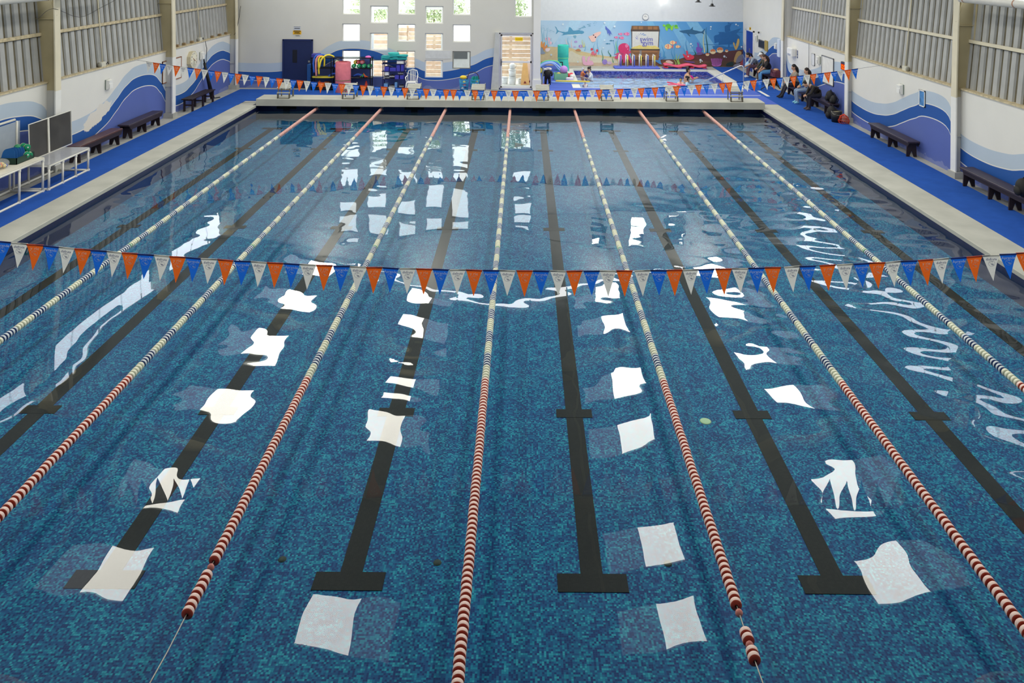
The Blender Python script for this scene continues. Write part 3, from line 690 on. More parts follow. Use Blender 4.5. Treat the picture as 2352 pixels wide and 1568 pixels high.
# ================================================================ PENNANT STRINGS
pcol={'B':cloth('blue pennant cloth',(34,116,232)),'W':cloth('white pennant cloth',(244,243,236)),'O':cloth('orange pennant cloth',(252,114,40))}
hem={'B':M('blue hem',(24,50,130),.7),'W':M('white hem',(214,212,200),.7),'O':M('orange hem',(206,70,20),.7)}
ink={'B':M('white ink on blue',(206,220,240),.6),'W':M('navy ink',(70,80,130),.6),'O':M('white ink on orange',(246,208,184),.6)}
word={'B':'Aprende','W':'disfruta','O':'y rie'}
tsize={'B':.052,'W':.048,'O':.064}
def pennant_mesh(c,h):
    w_=.113; n=6; mb=MB(); L_=[]
    for i in range(n+1):
        t=i/n; L_.append((w_*(1-t)+.001, -h*t, .012*math.sin(t*4.)))
    v=[];f=[]
    for a,z,yb in L_: v+=[(-a,yb,z),(a,yb,z)]
    for i in range(n): f.append((2*i,2*i+2,2*i+3,2*i+1))
    return mb.add(v,f).mesh('pennant',pcol[c])
pm={'B':pennant_mesh('B',.345),'W':pennant_mesh('W',.35),'O':pennant_mesh('O',.36)}
hm={c:MB().box(-.113,.113,-.004,.004,-.016,.006).mesh('hem',hem[c]) for c in 'BWO'}
tm={c:text_mesh('lettering',word[c],tsize[c],ink[c]) for c in 'BWO'}
def emblem(c):
    mb=MB(); r0,r1=.044,.0415
    n=28
    for i in range(n):
        a,b=2*PI*i/n,2*PI*(i+1)/n
        mb.add([(r0*math.cos(a),0,r0*math.sin(a)),(r1*math.cos(a),0,r1*math.sin(a)),(r1*math.cos(b),0,r1*math.sin(b)),(r0*math.cos(b),0,r0*math.sin(b))],[(0,1,2,3)])
    for k in range(5):           # fan of curved strokes
        a0=2.9-.42*k; pts=[]
        for j in range(5):
            t=j/4; rr=.014+.018*math.sin(PI*.5*t); q=a0-.5*t
            pts.append((rr*math.cos(q)-.004,rr*math.sin(q)+.004,.0035*math.sin(PI*(t*.8+.1))))
        for j in range(4):
            (x0,z0,w0),(x1,z1,w1)=pts[j],pts[j+1]
            mb.add([(x0,0,z0-w0),(x1,0,z1-w1),(x1,0,z1+w1),(x0,0,z0+w0)],[(0,1,2,3)])
    for j,(x0,x1,z) in enumerate(((-.012,.022,-.002),(-.008,.026,-.012),(.0,.03,-.021))):   # script strokes
        mb.add([(x0,0,z-.003),(x1,0,z-.006),(x1,0,z-.001),(x0,0,z+.003)],[(0,1,2,3)])
    return mb.mesh('emblem',ink[c])
em={c:emblem(c) for c in 'BWO'}
def pennants(label,Y,xs,cols,zf,x0,x1):
    t=thing('pennant_string',label,'pennant string',(0,Y,0))
    MB().tube([(x0+(x1-x0)*i/40,0,zf(x0+(x1-x0)*i/40)) for i in range(41)],.004,5).build('cord',M('navy cord',(40,44,70),.8),t)
    for x,c in zip(xs,cols):
        sl=(zf(x+.05)-zf(x-.05))/.1
        p=link('pennant',pm[c],t); p.location=(x,0,zf(x)); p.rotation_euler=(random.uniform(-.06,.06),-math.atan(sl),random.uniform(-.12,.12))
        h=link('hem',hm[c],p)
        e=link('lettering',tm[c],p); e.location=(0,-.0045 if c!='O' else -.0045,-.052); e.rotation_euler=(R(90),0,0)
        g=link('emblem',em[c],p); g.location=(0,-.004,-.112 if c!='O' else -.118); g.rotation_euler=(R(8),0,0)
NX=[-8.17,-7.94,-7.72,-7.5,-7.28,-7.05,-6.83,-6.61,-6.39,-6.16,-5.94,-5.72,-5.5,-5.28,-5.05,-4.83,-4.61,-4.39,-4.16,-3.92,-3.69,-3.46,-3.23,-3.0,-2.77,-2.53,-2.3,-2.07,-1.84,-1.6,-1.37,-1.14,-.9,-.67,-.43,-.2,.04,.27,.51,.74,.98,1.21,1.44,1.69,1.92,2.14,2.37,2.59,2.83,3.06,3.29,3.52,3.79,4.01,4.29,4.53,4.77,4.98,5.21,5.43,5.67,5.88,6.13,6.35,6.58,6.82,7.05,7.27,7.5]
NC='OBWOBWOBWOBWOBWOBWOBWOBWOBWOBWOBWOBWOBWOBWOWBOWBOWBOWBOWBOWBOWBOWBOWB'
pennants('near string of blue, white and orange pennants crossing the middle of the picture',11.18,NX,NC,lambda x:1.56+.0064*(x-.15)**2,-12.7,11.7)
FX=[-12.29,-12.06,-11.85,-11.62,-11.38,-11.17,-10.93,-10.7,-10.47,-10.24,-10.03,-9.8,-9.59,-9.36,-9.13,-8.9,-8.67,-8.44,-8.23,-8.0,-7.77,-7.55,-7.33,-7.1,-6.87,-6.64,-6.41,-6.18,-5.95,-5.72,-5.49,-5.25,-5.01,-4.79,-4.57,-4.32,-4.1,-3.88,-3.64,-3.39,-3.18,-2.95,-2.73,-2.53,-2.29,-2.08,-1.83,-1.57,-1.39,-1.19,-.95,-.71,-.48,-.25,.01,.25,.44,.68,.91,1.14,1.36,1.6,1.8,2.03,2.27,2.49,2.72,2.94,3.19,3.42,3.65,3.88,4.11,4.33,4.56,4.79,5.03,5.28,5.52,5.76,6.01,6.28,6.54,6.76,7.12,7.34,7.56,7.75,7.98,8.21,8.42,8.65,8.87,9.1,9.32,9.52,9.77,9.99,10.21,10.42,10.66,10.89]
FC='WOBWOWBOWBOWBOWBOWBOWBOWBOWBOWBOWBOWBOWBOWBOOBWOBWOBWOBWOBWOBWOBWOBWOBWOBOBWOBWOBWOOBWOBWOBWOBWOBOBWOB'
pennants('far string of pennants sagging between the two side walls',26.18,FX,FC,lambda x:1.545+.0062*(x+.5)**2,-12.7,11.7)

# ================================================================ STARTING BLOCKS
dsteel=M('dull steel',(120,116,104),.5,.3,var=.06)
def starting_block(x,label):
    t=thing('starting_block',label,'starting block',(x,30.72,.42),group='starting blocks at the far end')
    for k in range(5):
        y=.08+k*.105; z=.40+k*.028
        MB().obox((0,y,z),(.52,.07,.03),Matrix.Rotation(R(15),3,'X')).build('slat',M('pale slat',(178,178,170),.5),t)
    for sx in (-.22,.22):
        for y,h in ((.1,.38),(.52,.5)):
            MB().box(sx-.018,sx+.018,y-.018,y+.018,0,h).build('leg',dsteel,t)
        MB().box(sx-.016,sx+.016,-.02,.1,.0,.03).box(sx-.016,sx+.016,-.02,.015,0,.2).build('step_leg',dsteel,t)
    MB().box(-.24,.24,-.03,.1,.2,.235).build('step',M('pale slat',(178,178,170)),t)
    MB().box(-.22,.22,.085,.11,.3,.34).build('rail',dsteel,t); MB().box(-.22,.22,-.02,.01,.0,.025).build('foot_bar',dsteel,t)
    MB().tube([(.27,.45,.02),(.27,.45,.52),(.27,.36,.58)],.016,6).build('grab_bar',steel,t)
ords=['first','second','third','fourth','fifth','sixth','seventh','eighth']
for k,x in enumerate(lane_x): starting_block(x,'slatted steel starting block, '+ords[k]+' from the left wall')

# ================================================================ BENCHES
dkw=M('dark stained wood',(44,32,34),.5,var=.15,scale=12.); dkt=M('dark stained bench top',(58,48,58),.4,var=.12,scale=10.)
brw=M('brown stained bench top',(84,52,44),.35,var=.15,scale=9.)
def bench(label,x,y0,y1,m_top,legs,wid=.36):
    t=thing('bench',label,'bench',(x,(y0+y1)/2,D)); L_=(y1-y0)/2; w_=wid/2
    MB().bev(-w_,w_,-L_,L_,.43,.475,.008).build('seat',m_top,t)
    for s in (-1,1): MB().prism([(-L_+.02,.43),(-L_+.12,.31),(L_-.12,.31),(L_-.02,.43)],(s*(w_-.03)+.015,0,0),(0,1,0),(0,0,1),.025 if s>0 else .025).build('apron',dkw,t)
    for f in legs:
        y=-L_+f*2*L_
        MB().prism([(-w_+.03,0),(-w_+.11,0),(-.0,.19),(w_-.11,0),(w_-.03,0),(w_-.05,.43),(-w_+.05,.43)],(0,y+.02,0),(1,0,0),(0,0,1),.04).build('leg',dkw,t)
bench('brown topped bench left of the scraped paint, beside the white tables',-12.38,21.95,24.3,brw,(.04,.5,.94))
bench('dark wooden bench under the left wave crest, nearest its column',-12.40,24.72,27.05,dkt,(.12,.52,.93))
bench('long empty dark bench under the blue wall notice on the right',11.42,23.25,25.95,dkt,(.06,.5,.95))
bench('dark bench with a bag at the right frame edge',11.42,17.6,20.5,dkt,(.3,.58,.96))
bench('dark bench under the seated people by the digital clock',11.42,29.2,34.2,dkt,(.12,.4,.62,.95))
bench('dark bench under the seated people beside the blue door',11.45,36.1,39.4,dkt,(.08,.5,.92))
t=thing('slatted_bench','black slatted bench below the octagonal wall clock','bench',(-12.33,30.3,D))
for k in range(4): MB().box(-.2+k*.105,-.2+k*.105+.085,-1.1,1.1,.44,.475).build('slat',dkw,t)
for y in (-.95,0,.95):
    for x in (-.17,.13): MB().box(x,x+.06,y-.04,y+.04,0,.44).build('leg',dkw,t)
    MB().box(-.17,.19,y-.02,y+.02,.2,.25).build('stretcher',dkw,t); MB().box(-.17,.19,y-.03,y+.03,.39,.44).build('crossbar',dkw,t)

# ================================================================ WHITE TUBE TABLES AND BOARDS (left)
pvc=M('white pipe',(226,224,214),.4,var=.03)
def pipe_table(label,x0,x1,y0,y1,h,nl,top):
    t=thing('pipe_table',label,'table',((x0+x1)/2,(y0+y1)/2,D)); a=(x1-x0)/2; b=(y1-y0)/2; r=.028
    for i in range(nl):
        y=-b+2*b*i/(nl-1)
        for x in (-a,a): MB().tube([(x,y,.02),(x,y,h)],r,8).lathe([(r*1.3,0),(r*1.3,.07)],(x,y,0.0),8).lathe([(r*1.3,h-.06),(r*1.3,h)],(x,y,0.0),8).build('leg',pvc,t)
    for x in (-a,a): 
        MB().tube([(x,-b-.05,.03),(x,b+.05,.03)],r,8).build('foot_rail',pvc,t); MB().tube([(x,-b-.03,h),(x,b+.03,h)],r,8).build('top_rail',pvc,t)
    for y in (-b,b):
        MB().tube([(-a,y,.03),(a,y,.03)],r,8).build('cross_rail',pvc,t); MB().tube([(-a,y,h),(a,y,h)],r,8).build('top_cross_rail',pvc,t)
    MB().box(-a-.02,a+.02,-b-.03,b+.03,h+.03,h+.042).build('top',top,t)
    return t
pipe_table('white pipe table with a solid top holding the crate of foam weights',-12.42,-11.62,16.6,19.3,.8,4,M('white board',(228,224,210),.4))
pipe_table('white pipe table with a clear plastic top below the dark board',-12.42,-11.56,19.45,21.2,.59,4,clear_mat('clear acrylic',(206,208,214),.55,.08))
t=thing('framed_board','dark mesh board in a white frame standing on the clear table','board',(-12.22,20.65,.81)); 
lean=Matrix.Rotation(R(-2),4,'Y')
MB().box(-.006,.006,-.9,.9,.02,.88).xform(lean).build('panel',M('charcoal panel',(64,62,60),.35,var=.2,scale=2.5),t)
MB().tube([(.012,-.92,0),(.012,-.92,.9),(.012,.92,.9),(.012,.92,0),(.012,-.92,0)],.014,6).xform(lean).build('frame',pvc,t)
MB().box(.006,.03,-.15,-.09,0,.9).xform(lean).build('batten',pvc,t)
t=thing('clear_sheet','cloudy plastic sheet on a white pipe frame behind the foam weights','plastic sheet',(-12.5,18.6,1.02))
MB().box(-.004,.004,-1.3,1.2,.0,.78).build('sheet',clear_mat('cloudy sheet',(186,196,206),.6,.2),t)
MB().tube([(0,-1.3,.84),(0,1.0,.84)],.03,8).build('top_pipe',pvc,t); MB().tube([(.02,1.05,0),(.02,1.05,.8)],.025,8).build('upright',pvc,t)
# crate with kickboards and weights
dgr=M('dark green plastic',(24,58,48),.4)
cx,cy,cz=-12.02,18.95,1.013
t=thing('crate','dark green plastic crate on the solid topped table','crate',(cx,cy,cz),0)
MB().box(-.2,.2,-.33,.33,0,.012).build('base',dgr,t)
for x0,x1,y0,y1 in ((-.2,-.185,-.33,.33),(.185,.2,-.33,.33),(-.2,.2,-.33,-.315),(-.2,.2,.315,.33)): MB().box(x0,x1,y0,y1,0,.15).build('side',dgr,t)
MB().box(-.215,.215,-.345,.345,.135,.15).build('rim',dgr,t) if False else None
bl=M('blue foam',(14,84,150),.8,var=.05); gf=M('green foam',(22,140,98),.8,var=.05); cf=M('cream foam',(214,214,176),.8)
kb=smooth_poly([(-.13,0),(.13,0),(.135,.16),(.11,.28),(.05,.33),(-.05,.33),(-.11,.28),(-.135,.16)],3)
for k in range(5):
    o=MB().prism(kb,(0,0,0),(1,0,0),(0,0,1),.03).build('kickboard',bl); o.location=(cx-.05+.02*k,cy-.27+k*.06,cz+.015); o.rotation_euler=(R(-20),0,R(18))
    tag(o,['blue foam kickboard in the crate, farthest from the foam weights','blue foam kickboard second in the crate row','blue foam kickboard in the middle of the crate row','blue foam kickboard fourth in the crate row','blue foam kickboard in the crate, next to the foam weights'][k],'kickboard','kickboards in the crate')
def dumbbell(name,label,loc,rot,m1,m2,r=.075,group=None):
    t=thing(name,label,'foam weight',loc,group=group); t.rotation_euler=rot
    for s in (-1,1):
        MB().lathe([(0,-.045),(r*.85,-.045),(r,-.03),(r,.03),(r*.85,.045),(0,.045)],(0,s*.09,0),16,axis='y').build('foam_end',m1,t)
        MB().lathe([(r*1.02,-.01),(r*1.02,.01)],(0,s*.09,0),16,axis='y').build('band',m2,t)
        MB().lathe([(0,-.004),(.018,-.004),(.018,.004),(0,.004)],(0,s*.14,0),8,axis='y').build('cap',white,t)
    MB().tube([(0,-.09,0),(0,.09,0)],.014,8).build('grip',white,t)
for loc,rot,lb in (((cx+.08,cy+.12,cz+.13),(0,0,1.2),'green foam weight lying low in the crate'),((cx+.02,cy+.26,cz+.28),(0,0,1.0),'green foam weight on top of the crate pile'),((cx+.08,cy+.27,cz+.14),(.5,0,.9),'green foam weight at the corner of the crate'),((cx-.06,cy+.1,cz+.28),(0,0,.6),'green foam weight next to the kickboards in the crate')):
    dumbbell('foam_dumbbell',lb,loc,rot,gf,cf,group='foam weights in the crate')
# clear bag of small toys
tb=thing('toy_bag','clear plastic bag of colourful sinking toys at the left frame edge','bag',(-12.0,18.25,1.013))
mb=MB()
for r_,z,ph in ((.2,0,0),(.24,.06,.1),(.22,.14,.3),(.14,.2,.5),(.05,.24,.2)):
    pass
MB().ball((0,0,.11),.24,14,8,sc=(.85,1.05,.5)).build('film',clear_mat('clear film',(225,228,232),.22,.15),tb)
for k in range(16):
    a=random.uniform(0,6.3); rr=random.uniform(0,.15); c=((232,196,80),(226,120,60),(60,90,190),(236,214,120))[k%4]
    o=MB().lathe([(0,-.05),(.035,-.05),(.035,.05),(0,.05)],(0,0,0),10).lathe([(0,.0501),(.012,.052)],(0,0,0),8,1).build('sinking_toy',[M('toy %d'%(k%4),c,.4),white])
    o.location=(-12.0+rr*math.cos(a)*.8,18.25+rr*math.sin(a),1.013+.05+.09*(1-rr/.15)*random.random()); o.rotation_euler=(random.uniform(0,1.5),0,random.uniform(0,3))
    tag(o,('yellow','orange','blue','pale yellow')[k%4]+' sinking toy inside the clear bag','toy','sinking toys in the clear bag')

# ================================================================ WALL FITTINGS
def wall_lamp(label,loc,rz):
    t=thing('wall_lamp',label,'wall lamp',loc,rz)
    MB().box(0,.03,-.13,.13,-.15,.15).build('backplate',M('grey green metal',(124,136,126),.5),t)
    MB().add([(.03,-.12,.15),(.03,.12,.15),(.03,.12,-.15),(.03,-.12,-.15),(.13,-.11,.12),(.13,.11,.12),(.1,.11,-.13),(.1,-.11,-.13)],[(4,7,6,5),(0,4,5,1),(2,6,7,3),(1,5,6,2),(0,3,7,4)]).build('housing',white,t)
    MB().box(.115,.135,-.09,.09,-.12,.02).build('diffuser',white,t)
wall_lamp('square wall lamp above the left benches',(-12.7,24.32,1.97),0); wall_lamp('square wall lamp beside the octagonal clock',(-12.7,31.34,1.97),0)
wall_lamp('square wall lamp beside the right whiteboard',(11.7,31.48,1.96),PI); wall_lamp('square wall lamp above the empty right bench',(11.7,24.6,1.96),PI)
wall_lamp('square wall lamp above the man in the white cap',(11.7,36.7,1.92),PI); wall_lamp('square wall lamp beside the royal blue door',(11.7,39.92,1.95),PI)
# octagonal clock
t=thing('wall_clock','octagonal white wall clock with dark numerals on the left wall','clock',(-12.7,30.38,1.94))
body=[(.34*math.cos(PI/8+k*PI/4),.34*math.sin(PI/8+k*PI/4)) for k in range(8)]
MB().prism(body,(0,0,0),(0,1,0),(0,0,1),.14).build('case',M('ivory case',(206,196,166),.5),t)
MB().lathe([(0,.142),(.29,.142),(.3,.138)],(0,0,0),28,axis='x').build('face',M('ivory dial',(232,228,206),.5),t)
nm=M('blue numerals',(60,70,130),.6)
for h in range(12):
    a=PI/2-(h+1)*PI/6; o=link('numeral',text_mesh('numeral',str(h+1),.085,nm),t); o.location=(.146,.235*math.cos(a),.235*math.sin(a)); o.rotation_euler=(R(90),0,R(90))
def hand(l,wd,ang,m): return MB().obox((.15,math.cos(ang)*l/2,math.sin(ang)*l/2),(.004,l,wd),Matrix.Rotation(ang,3,'X')).build('clock_hand',m,t)
hand(.13,.022,R(-25),M('red hand',(150,60,40),.5)); hand(.2,.016,R(-92),M('dark hand',(60,80,60),.5)); hand(.1,.016,R(140),M('red hand',(150,60,40)))
# framed boards
def frame_board(name,label,cat,x,sg,y0,y1,z0,z1,mf,mp,th=.02):
    t=thing(name,label,cat,(x,(y0+y1)/2,(z0+z1)/2)); a,b=(y1-y0)/2,(z1-z0)/2; e=sg*th
    MB().box(min(0,e),max(0,e),-a,a,-b,b).build('panel',mp,t)
    q=sg*th*1.6
    for y_0,y_1,z_0,z_1 in ((-a,a,b-.03,b),(-a,a,-b,-b+.03),(-a,-a+.03,-b,b),(a-.03,a,-b,b)): MB().box(min(0,q),max(0,q),y_0,y_1,z_0,z_1).build('frame_bar',mf,t)
    return t
frame_board('whiteboard','white board with a thin brown frame, half hidden by the left column','whiteboard',-12.7,1,28.0,29.55,1.38,2.17,M('brown frame',(150,96,66),.6),M('board white',(232,231,226),.4))
frame_board('whiteboard','whiteboard on the right wall beside the digital clock','whiteboard',11.7,-1,30.0,31.2,1.15,2.2,M('grey frame',(120,122,130),.5),M('board white',(232,231,226)))
frame_board('notice','small white notice on the right wall beside the lamp','notice',11.7,-1,31.95,32.3,1.66,2.14,M('pale frame',(206,208,212),.5),M('paper',(216,218,222),.6))
frame_board('wall_notice','tall blue notice in a white frame above the empty bench','notice',11.7,-1,23.16,23.5,1.66,2.14,white,M('blue print',(70,130,190),.4,var=.35,scale=7.))
t=thing('arrow_sign','narrow navy blue sign on the right wall by the white dispenser','sign',(11.7,34.0,1.88)); MB().box(-.012,0,-.05,.05,-.16,.16).build('plate',M('navy sign',(40,60,110),.5),t); MB().box(-.015,-.012,-.025,.025,-.12,-.02).box(-.015,-.012,-.03,.03,.03,.06).box(-.015,-.012,-.02,.02,.09,.12).build('symbol',white,t)
t=thing('dispenser','white paper dispenser on the right corner column','dispenser',(11.62,34.45,1.94)); MB().bev(-.14,.08,-.32,.3,-.17,.17,.03).build('case',white,t); MB().box(-.145,-.13,-.2,.2,-.17,-.08).build('window',M('smoked window',(170,178,190),.2),t)
# digital clock
t=thing('digital_clock','red and black digital wall clock half hidden by the right column','digital clock',(11.7,28.9,2.07))
MB().box(-.06,0,-.32,.32,-.15,.14).build('case',M('clock case',(50,20,28),.4),t); MB().box(-.062,-.06,-.3,.3,-.14,.06).build('screen',emit('red led ground',(225,40,20),.9),t)
MB().box(-.064,-.06,-.3,.3,.07,.13).build('top_band',M('top band',(60,50,80),.4),t)
o=link('digits',text_mesh('digits','12:2',.22,emit('amber led',(255,150,30),1.5)),t); o.location=(-.066,.09,-.045); o.rotation_euler=(R(90),0,R(-90))
# signs over the navy door and on the glass door
def sign(label,cat,loc,w_,h_,col,ink_,lines):
    t=thing('sign',label,cat,loc); MB().box(-w_/2,w_/2,-.012,0,-h_/2,h_/2).build('plate',M('sign %s'%str(col),col,.5,var=.02),t)
    mb=MB()
    for x0,x1,z0,z1 in lines: mb.box(x0*w_,x1*w_,-.014,-.012,z0*h_,z1*h_)
    mb.build('print',ink_,t)
sign('grey lettered sign above the yellow one','sign',(-9.86,GY,2.76),.3,.18,(196,200,206),M('grey ink',(90,96,106),.6),((-.48,.48,.4,.48),(-.48,.48,-.48,-.4),(-.4,.4,-.1,.12)))
sign('yellow sign with dark lettering over the navy door','sign',(-9.86,GY,2.58),.36,.16,(236,180,30),M('dark ink',(60,44,20),.6),((-.44,.44,.18,.38),(-.3,.3,-.08,.1),(-.36,.4,-.36,-.2)))
sign('small pale print below the yellow sign','sign',(-9.84,GY,2.45),.24,.06,(204,202,196),M('grey ink',(90,96,106)),((-.4,.4,.05,.3),(-.3,.35,-.3,-.1)))
sign('yellow sticker on the top of the glass door','sticker',(-.2,GY+.04,2.36),.34,.16,(252,214,20),M('ochre ink',(196,150,20),.6),((-.42,.42,.1,.22),(-.38,.38,-.16,-.06)))
sign('yellow tag above the royal blue door','sign',(11.66,41.0,2.34),.1,.14,(220,180,60),M('dark ink',(60,44,20)),((-.3,.3,-.1,.1),))
# pictures and boxes beside the royal blue door
frame_board('picture','dark picture in a grey frame beside the royal blue door','picture',11.7,-1,38.6,39.6,1.55,1.95,M('grey frame',(120,122,130)),M('dark print',(36,38,46),.4))
tag(MB().box(11.66,11.7,38.1,38.55,1.5,2.0).build('notice_plate',M('ochre plate',(168,146,80),.6)),'ochre plate beside the dark picture','plate')
tag(MB().bev(11.56,11.7,36.0,36.35,1.5,2.3,.02).build('switch_box',M('pale box',(206,216,232),.5)),'pale electrical box at the wave crest','electrical box')
for p,lb in (((11.62,39.3,2.32),'small black camera on the white wall above the picture'),):
    t=thing('camera_dome',lb,'camera',p); MB().box(0,.08,-.04,.04,-.04,.04).build('mount',white,t); MB().ball((-.02,0,-.02),.05,10,6).build('lens',black,t)
# alcove clock, lamps
t=thing('round_clock','round grey rimmed clock on the white wall above the mural','clock',(6.49,42.5,2.79))
MB().lathe([(0,-.04),(.15,-.04),(.15,-.055),(.17,-.05),(.17,0)],(0,0,0),28,axis='y').build('rim',M('grey rim',(150,156,170),.4),t); MB().lathe([(0,-.045),(.15,-.045)],(0,0,0),28,axis='y').build('face',white,t)
MB().obox((-.03,-.05,.03),(.09,.004,.012),Matrix.Rotation(R(-40),3,'Y')).obox((.03,-.05,.02),(.07,.004,.012),Matrix.Rotation(R(30),3,'Y')).build('clock_hands',M('grey ink',(90,96,106)),t)
t=thing('ceiling_lamp','lit white lamp high above the mural','lamp',(7.47,42.2,3.62)); MB().ball((0,0,0),.1,12,8,sc=(1,.6,1)).build('bulb',emit('lit lamp',(255,252,240),9.),t); MB().tube([(0,.05,0),(0,.29,0)],.03,8).build('bracket',white,t)
for x,z,lb in ((9.5,3.52,'black pendant lamp hanging lower above the small pool'),(8.8,3.72,'black pendant lamp hanging higher above the small pool')):
    t=thing('pendant_lamp',lb,'pendant lamp',(x,40.2,z)); MB().lathe([(.16,0),(.17,.01),(.07,.05),(.07,.12),(.03,.14)],(0,0,0),20).build('shade',black,t); MB().tube([(0,0,.13),(0,0,roofz(x)-z)],.008,6).build('cord',black,t)
# pipes, conduits, boxes, cables
def pipe(label,x,z,y0,y1,r):
    t=thing('ceiling_pipe',label,'pipe',(x,y0,z)); MB().tube([(0,0,0),(0,y1-y0,0)],r,16).build('tube',M('white duct',(214,212,204),.4,var=.05),t)
    y=1.5
    while y<y1-y0: MB().lathe([(r*1.02,-.02),(r*1.05,0),(r*1.02,.02)],(0,y,0),16,axis='y').build('collar',M('rusty collar',(170,120,90),.7),t); y+=2.1
    for y in (4.,11.,17.5): MB().box(-.04,.04,y-.02,y+.02,.05,.6).build('hanger',cream,t)
pipe('white air duct under the left eave',-12.1,4.86,4,24,.105); pipe('white air duct under the right eave',11.25,4.97,2,20.5,.1)
def conduit(x,y,label,sg):
    t=thing('conduit',label,'conduit',(x,y,2.54)); MB().tube([(0,0,.1),(-sg*.22,.03,2.5)],.022,8).build('pipe',cream,t)
    MB().bev(-.06,.06,-.16,.1,0,.14,.015).build('box',M('ivory box',(206,204,190),.5),t); MB().ball((sg*.02,-.2,.07),.07,10,6,sc=(1,.6,1)).build('lamp_head',M('grey lamp head',(160,160,152),.5),t)
    MB().tube([(0,.1,.1),(0,.22,.04),(0,.3,.1),(0,.35,.02)],.012,6).build('cable',black,t)
conduit(-12.75,24.15,'cream conduit and junction box on the left sill',1); conduit(-12.75,31.4,'cream conduit and junction box above the octagonal clock',1)
conduit(11.79,24.6,'cream conduit and junction box on the right sill above the bench',-1); conduit(11.79,31.9,'cream conduit and junction box above the right whiteboard',-1)
for k,y in enumerate((29.3,29.9,30.6,32.6,33.4,34.1)):
    tag(MB().box(-12.78,-12.68,y-.06,y+.06,2.54,2.63).build('wood_block',M('raw block',(150,128,96),.8)),'small wooden block on the left sill, '+ords[k]+' from the clock column','wood block','blocks on the left sill')
tag(MB().tube(smooth3([(-12.3,20.2,4.3),(-12.4,21,4.5),(-12.6,22.6,4.15),(-12.7,24,4.35),(-12.8,25.4,4.6)]),.006,5).build('cable',black),'black cables looping across the left cladding','cable')
tag(MB().tube([(-12.62,31.6,2.5),(-12.62,31.75,2.2),(-12.63,31.72,1.5),(-12.63,31.7,1.35)],.012,5).build('cable',black),'thin black cable hanging down beside the left lamp','cable')
tag(MB().tube(smooth3([(-12.3,34.62,3.72),(-12.36,34.6,3.2),(-12.45,34.45,2.6),(-12.5,34.4,2.5)]),.01,5).build('cable',black),'black cable in the far left corner','cable')
tag(MB().tube([(11.64,32.5,2.5),(11.64,32.5,1.3)],.012,5).box(11.63,11.69,32.45,32.55,1.15,1.32).build('cable',M('grey cable',(130,134,142),.6)),'grey cable with a plug hanging below the right sill','cable')
# closed black parasol/stand behind the slatted bench
t=thing('folded_stand','folded black stand leaning behind the slatted bench','stand',(-12.55,31.5,D)); MB().tube([(.15,.3,.05),(-.02,-.1,1.5)],[.09,.05],8).build('bundle',black,t)
MB().tube([(.1,.35,.03),(.3,.7,.02)],.02,6).build('foot',black,t); MB().tube([(-.02,-.1,1.5),(-.03,-.12,1.65)],.03,8).build('tip',black,t)
# ================================================================ RACKS BEFORE THE FAR WALL
bk=M('black steel',(24,24,28),.4,.3); nv=M('navy steel',(30,34,88),.45,.1)
def rack(name,label,x0,x1,y0,y1,zs,posts,m,th=.035):
    t=thing(name,label,'rack',((x0+x1)/2,(y0+y1)/2,D)); cx=(x0+x1)/2; d=(y1-y0)/2; top=zs[-1]-D
    for p in posts:
        for y in (-d,d-th): MB().box(p-cx-th/2,p-cx+th/2,y,y+th,0,top).build('post',m,t)
    for z in zs: MB().box(x0-cx,x1-cx,-d,d,z-D-.03,z-D).build('shelf',m,t)
    return t
R1Y0,R1Y1=34.05,34.55; RZ=(.32,.72,1.13,1.57)
rack('storage_rack','long black storage rack with noodles and foam weights',-9.1,-6.5,R1Y0,R1Y1,RZ,(-9.06,-8.22,-6.54),bk)
def noodle(label,pts,col,r=.035,grp='foam noodles on the black rack'):
    p3=[]; n=len(pts)
    for i in range(n-1):
        for k in range(4):
            u=k/4; q=[pts[min(max(i+j-1,0),n-1)] for j in range(4)]
            p3.append(tuple(.5*((2*q[1][a])+(-q[0][a]+q[2][a])*u+(2*q[0][a]-5*q[1][a]+4*q[2][a]-q[3][a])*u*u+(-q[0][a]+3*q[1][a]-3*q[2][a]+q[3][a])*u**3) for a in range(3)))
    p3.append(pts[-1])
    tag(MB().tube(p3,r,10).build('pool_noodle',M('noodle %s'%str(col),col,.7,var=.04)),label,'pool noodle',grp)
yn=33.98
noodle('blue pool noodle draped over the black rack',[(-8.92,yn,.95),(-8.95,yn,1.4),(-8.85,yn,1.66),(-8.6,yn+.1,1.7),(-8.5,yn+.25,1.62)],(58,110,214))
noodle('pink pool noodle draped over the black rack',[(-8.82,yn-.03,.8),(-8.84,yn-.03,1.35),(-8.78,yn,1.62),(-8.62,yn+.1,1.66),(-8.5,yn+.3,1.62)],(232,150,150))
noodle('yellow pool noodle with a bent loop on the black rack',[(-8.7,yn-.05,.88),(-8.72,yn-.05,1.3),(-8.72,yn,1.55),(-8.62,yn+.05,1.62),(-8.5,yn+.05,1.55),(-8.52,yn+.1,1.2)],(240,214,50))
noodle('yellow pool noodle arching widest on the black rack',[(-8.68,yn-.1,1.15),(-8.6,yn-.08,1.5),(-8.42,yn,1.68),(-8.25,yn+.1,1.68),(-8.12,yn+.2,1.6)],(244,222,70))
noodle('blue noodle arching across the lower shelf of the black rack',[(-8.35,34.15,.76),(-8.15,34.15,.88),(-7.9,34.15,.86),(-7.6,34.15,.77)],(50,92,196),.04)
noodle('blue noodle behind the pink roll on the black rack',[(-7.3,34.2,.78),(-7.1,34.2,.86),(-6.95,34.2,.82),(-6.8,34.2,.77)],(50,92,196),.04)
